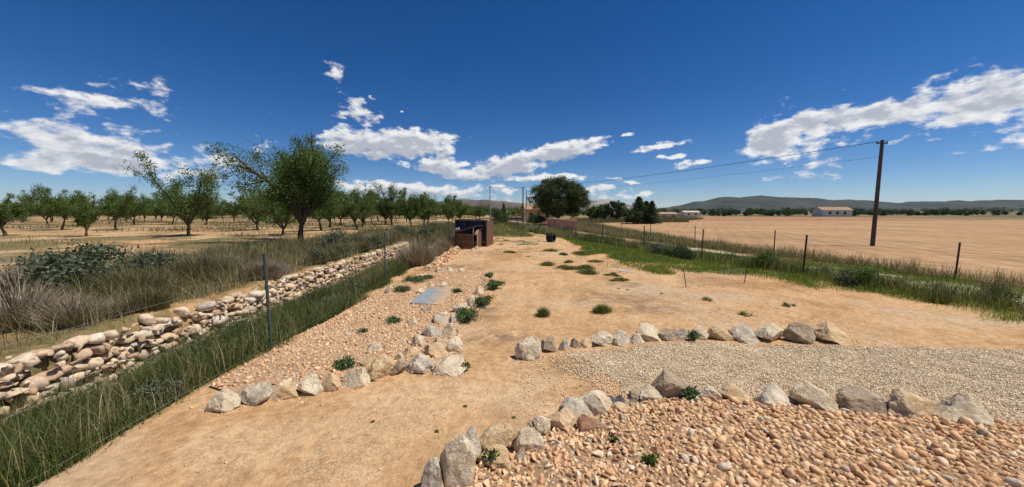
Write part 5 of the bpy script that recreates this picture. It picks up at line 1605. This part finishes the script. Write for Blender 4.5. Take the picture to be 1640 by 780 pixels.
wb = obj('white_basin', G1.mesh('white_basin'), M['whiteplastic'], loc=(0, 0, 0), smooth=True)
mw = Matrix.Translation(kn.location) @ Matrix.Rotation(-ang, 4, 'Z')
wb.location = mw @ Vector((-1.12, 0.12, 1.245)); wb.rotation_euler = (0, -0.27, -ang)
tag(wb, 'white plastic basin resting on the corner of the kennel roof', 'basin')
for i, (px, py, w, h, m, lab) in enumerate([(781, 392, 9, 8, 'pale', 'pale stone holding down the corner of the tall shed'), (757, 401, 8, 4, 'grey', 'flat grey stone on the ground at the kennel doorway'), (763, 399, 8, 5, 'tan', 'orange stone beside the flat grey stone at the kennel')]):
    boulder(px, py, w, h, m, lab, 180 + i, 0, 9, cat='stone', name='stone')

# ------------------------------------------------------------------ gate, walls, houses
def pillar(px, d, w, h, label, mat='cream', ball=True):
    x = by_px(px, d)
    o = thing('gate_pillar', label, 'pillar', (x, d, 0))
    G1 = Geo(); G1.box((0, 0, h / 2 - 0.1), (w, w, h + 0.2)); obj('shaft', G1.mesh('shaft'), M[mat], o)
    G1 = Geo(); G1.box((0, 0, h + 0.035), (w * 1.35, w * 1.35, 0.07)); G1.box((0, 0, h + 0.10), (w * 0.9, w * 0.9, 0.06)); obj('cap', G1.mesh('cap'), M['coping'], o)
    if ball:
        G1 = Geo(); G1.lathe([(0.0, 0.13 + h), (0.10, 0.15 + h), (0.15, 0.25 + h), (0.10, 0.36 + h), (0.0, 0.39 + h)], 12); obj('finial', G1.mesh('finial'), M['coping'], o, smooth=True)
    return o
pillar(812, 77, 0.36, 2.3, 'cream gate pillar on the bush side of the gateway')
pillar(840.5, 77, 0.36, 2.3, 'cream gate pillar beside the tall timber pole')
pillar(844.2, 74, 0.30, 2.2, 'thinner cream pillar nearest the orange house', ball=False)
gt = thing('metal_gate', 'dark iron gate with thin bars between the cream pillars', 'gate', (by_px(826, 77), 77, 0))
x0, x1 = by_px(813.6, 77) - gt.location.x, by_px(838.8, 77) - gt.location.x
for z in (0.12, 0.95, 1.5):
    G1 = Geo(); G1.box(((x0 + x1) / 2, 0, z), (x1 - x0, 0.04, 0.06 if z != 0.95 else 0.30)); obj('rail', G1.mesh('rail'), M['iron'], gt)
for i in range(15):
    G1 = Geo(); x = x0 + (x1 - x0) * (i + 0.5) / 15; G1.tube([(x, 0, 0.1), (x, 0, 1.6)], 0.012 if i % 7 else 0.03, 5); obj('bar', G1.mesh('bar'), M['iron'], gt)
def wall_thing(name, label, cat, a, b, h, t, mat, cap=True):
    a, b = Vector((*a, 0)), Vector((*b, 0)); L = (b - a).length; an = math.atan2(b.y - a.y, b.x - a.x)
    o = thing(name, label, cat, (a + b) / 2, an)
    G1 = Geo(); G1.box((0, 0, h / 2 - 0.15), (L, t, h + 0.3)); obj('wall', G1.mesh('wall'), M[mat], o)
    if cap:
        G1 = Geo(); G1.box((0, 0, h + 0.03), (L + 0.06, t + 0.1, 0.06)); obj('coping', G1.mesh('coping'), M['coping'], o)
    return o
w_ = wall_thing('garden_wall', 'salmon-pink garden wall with pale coping beside the dirt track under the pine', 'wall', (5.7, 56), (7.15, 50), 1.42, 0.2, 'salmon')
w2 = wall_thing('garden_wall', 'shorter salmon-pink wall stretch ending in bare brick beside the dirt track', 'wall', (7.22, 49.8), (8.4, 46.2), 1.36, 0.2, 'salmon')
G1 = Geo(); L2 = math.hypot(1.18, 3.6) / 2
wall_thing('low_wall', 'low white wall seen through the bars of the iron gate', 'wall', (by_px(812, 100), 100), (by_px(845, 96), 96), 0.9, 0.25, 'whitewall')
wall_thing('low_wall', 'long pale wall at the far end of the orchard lane', 'wall', (by_px(655, 118), 118), (by_px(768, 112), 112), 0.7, 0.25, 'whitewall')

def house(label, x, y, w, dp, h, ridge, rz, wallm, roofm, wins, name='house', ridge_off=0.0, chim=False):
    o = thing(name, label, 'house', (x, y, 0), rz)
    G1 = Geo(); hw, hd = w / 2, dp / 2
    v = [(-hw, -hd, -.3), (hw, -hd, -.3), (hw, hd, -.3), (-hw, hd, -.3), (-hw, -hd, h), (hw, -hd, h), (hw, hd, h), (-hw, hd, h), (-hw, ridge_off, ridge), (hw, ridge_off, ridge)]
    G1.add(v, [(0, 1, 5, 4), (2, 3, 7, 6), (1, 2, 6, 9, 5), (3, 0, 4, 8, 7)])
    obj('wall', G1.mesh('wall'), M[wallm], o)
    G1 = Geo(); e = 0.35
    for s_ in (-1, 1):
        k = (ridge - h) / (hd + s_ * -ridge_off * -1 + 1e-6) if False else (ridge - h) / abs(s_ * hd - ridge_off)
        ye = s_ * (hd + e); ze = h - e * k
        q = [(-hw - e, ridge_off, ridge + .03), (hw + e, ridge_off, ridge + .03), (hw + e, ye, ze + .03), (-hw - e, ye, ze + .03)]
        q += [(a, b, c + .12) for a, b, c in q]
        G1.add(q, [(0, 1, 2, 3), (4, 7, 6, 5), (0, 4, 5, 1), (1, 5, 6, 2), (2, 6, 7, 3), (3, 7, 4, 0)])
    rf = obj('roof', G1.mesh('roof'), M[roofm], o)
    if chim:
        G1 = Geo(); G1.box((hw * .4, ridge_off, ridge + .5), (.5, .5, 1.1)); obj('chimney', G1.mesh('chimney'), M[wallm], rf)
    for (wx, wz, ww, wh) in wins:
        G1 = Geo(); G1.box((wx, -hd - 0.015, wz), (ww, 0.05, wh)); wi = obj('window', G1.mesh('window'), M['darkglass'], o)
        G1 = Geo(); G1.box((wx, -hd - 0.03, wz - wh / 2 - 0.04), (ww + .2, 0.14, 0.08)); obj('sill', G1.mesh('sill'), M['coping'], wi)
        G1 = Geo()
        for s_ in (-1, 1):
            G1.box((wx + s_ * (ww / 2 + .04), -hd - 0.02, wz), (.08, 0.09, wh))
        G1.box((wx, -hd - 0.021, wz + wh / 2 + .04), (ww + .16, 0.09, .08)); obj('frame', G1.mesh('frame'), M['coping'], wi)
    return o
house('orange rendered house with brown roof behind the pine', by_px(862, 88), 90, 7.2, 8, 3.0, 4.3, 0.12, 'orangewall', 'tile', [(-2.4, 1.6, .9, 1.2), (-0.6, 1.6, .8, 1.1), (1.6, 1.6, 1.0, 1.2)], chim=False)
house('low grey house with pale tan roof beyond the conifer clump', by_px(1062, 112), 112, 6.2, 6, 1.6, 2.15, 0.08, 'whitewall', 'tile', [(1.6, .9, .7, .7), (-1.4, .9, .7, .7)])
house('white house far off beyond the bare field', by_px(1103, 165), 165, 6.6, 7, 2.0, 2.6, -0.1, 'whitewall', 'coping', [(-1.5, 1.2, .8, .9), (1.5, 1.2, .8, .9)])
house('pale farmhouse far beyond the open field, past the white house', by_px(1330, 170), 170, 12, 8, 3.0, 4.4, -0.2, 'whitewall', 'tile', [(-3, 1.7, 1, 1.2), (0, 1.7, 1, 1.2), (3, 1.7, 1, 1.2)])

# ------------------------------------------------------------------ poles and lines
def pole(px, d, top, r, label, mat, arm=None):
    x = by_px(px, d)
    o = thing('utility_pole', label, 'pole', (x, d, 0))
    G1 = Geo(); G1.tube([(0, 0, -0.4), (0, 0, top)], [r, r * 0.72], 9); obj('shaft', G1.mesh('shaft'), M[mat], o)
    if arm:
        G1 = Geo(); G1.box((0, 0, top - 0.22), (arm, 0.08, 0.08)); obj('crossarm', G1.mesh('crossarm'), M['iron'], o)
        for s_ in (-1, 1):
            G1 = Geo(); G1.lathe([(0.0, 0), (0.03, 0.0), (0.05, 0.05), (0.02, 0.07), (0.045, 0.11), (0.0, 0.16)], 8, (s_ * arm * 0.42, 0, top - 0.18)); obj('insulator', G1.mesh('insulator'), M['concrete'], o)
    return Vector((x, d, top))
tA = pole(785, 61, 6.85, 0.10, 'slim grey steel pole rising behind the kennel', 'steel_pole', 0.5)
tB = pole(837.5, 75.6, 7.7, 0.15, 'dark timber utility pole beside the gate pillar', 'wood_pole', 0.7)
tC = pole(842.8, 82, 7.4, 0.11, 'thinner pole without crossarm just behind the dark timber pole', 'wood_pole')
tD = pole(1400, 25.4, 7.6, 0.14, 'timber utility pole at the far margin of the bare field', 'wood_pole', 0.8)
def cable(a, b, sag, r, label):
    G1 = Geo()
    G1.tube([a.lerp(b, t) - Vector((0, 0, sag * 4 * t * (1 - t))) for t in np.linspace(0, 1, 26)], r, 5)
    return tag(obj('overhead_cable', G1.mesh('overhead_cable'), M['cable']), label, 'cable')
cable(tB + Vector((0.25, 0, -0.08)), tD + Vector((-0.2, 0, -0.1)), 0.55, 0.020, 'thick black overhead cable sweeping above the bare field')
cable(tC + Vector((0, 0, -0.3)), tD + Vector((0, 0, -1.15)), 0.55, 0.009, 'thin lower overhead wire above the bare field')
cable(tA + Vector((0.1, 0, -0.1)), tB + Vector((-0.25, 0, -0.1)), 0.10, 0.018, 'overhead cable between the grey steel pole and the timber pole')
# lattice mast on the plain
ms = thing('lattice_mast', 'faint thin lattice mast in front of the left hill', 'mast', (by_px(803.5, 420), 420, 0))
H_ = 17.5
for s_ in ((-1, -1), (1, -1), (1, 1), (-1, 1)):
    G1 = Geo(); G1.tube([(s_[0] * .9, s_[1] * .9, -.5), (s_[0] * .15, s_[1] * .15, H_)], 0.09, 4); obj('leg', G1.mesh('leg'), M['steel_pole'], ms)
G1 = Geo()
for i in range(9):
    z0, z1 = i * H_ / 9, (i + 1) * H_ / 9
    a, b = 0.9 - 0.75 * z0 / H_, 0.9 - 0.75 * z1 / H_
    for s_ in (-1, 1):
        G1.tube([(-a, s_ * a, z0), (b, s_ * b, z1)], 0.05, 3); G1.tube([(s_ * a, -a, z0), (s_ * b, b, z1)], 0.05, 3)
obj('bracing', G1.mesh('bracing'), M['steel_pole'], ms)

# ------------------------------------------------------------------ air
G1 = Geo(); G1.box((0, 4000, 168), (24000, 12400, 340))
hz = obj('haze', G1.mesh('haze'), None, kind='stuff')
hm = bpy.data.materials.new('summer_haze'); hm.use_nodes = True
hn = hm.node_tree; hn.nodes.clear()
pv = hn.nodes.new('ShaderNodeVolumePrincipled'); ho = hn.nodes.new('ShaderNodeOutputMaterial')
pv.inputs['Color'].default_value = (0.72, 0.84, 1.0, 1.0)
pv.inputs['Density'].default_value = 0.000035
pv.inputs['Anisotropy'].default_value = 0.2
hn.links.new(pv.outputs[0], ho.inputs['Volume'])
hz.data.materials.append(hm)
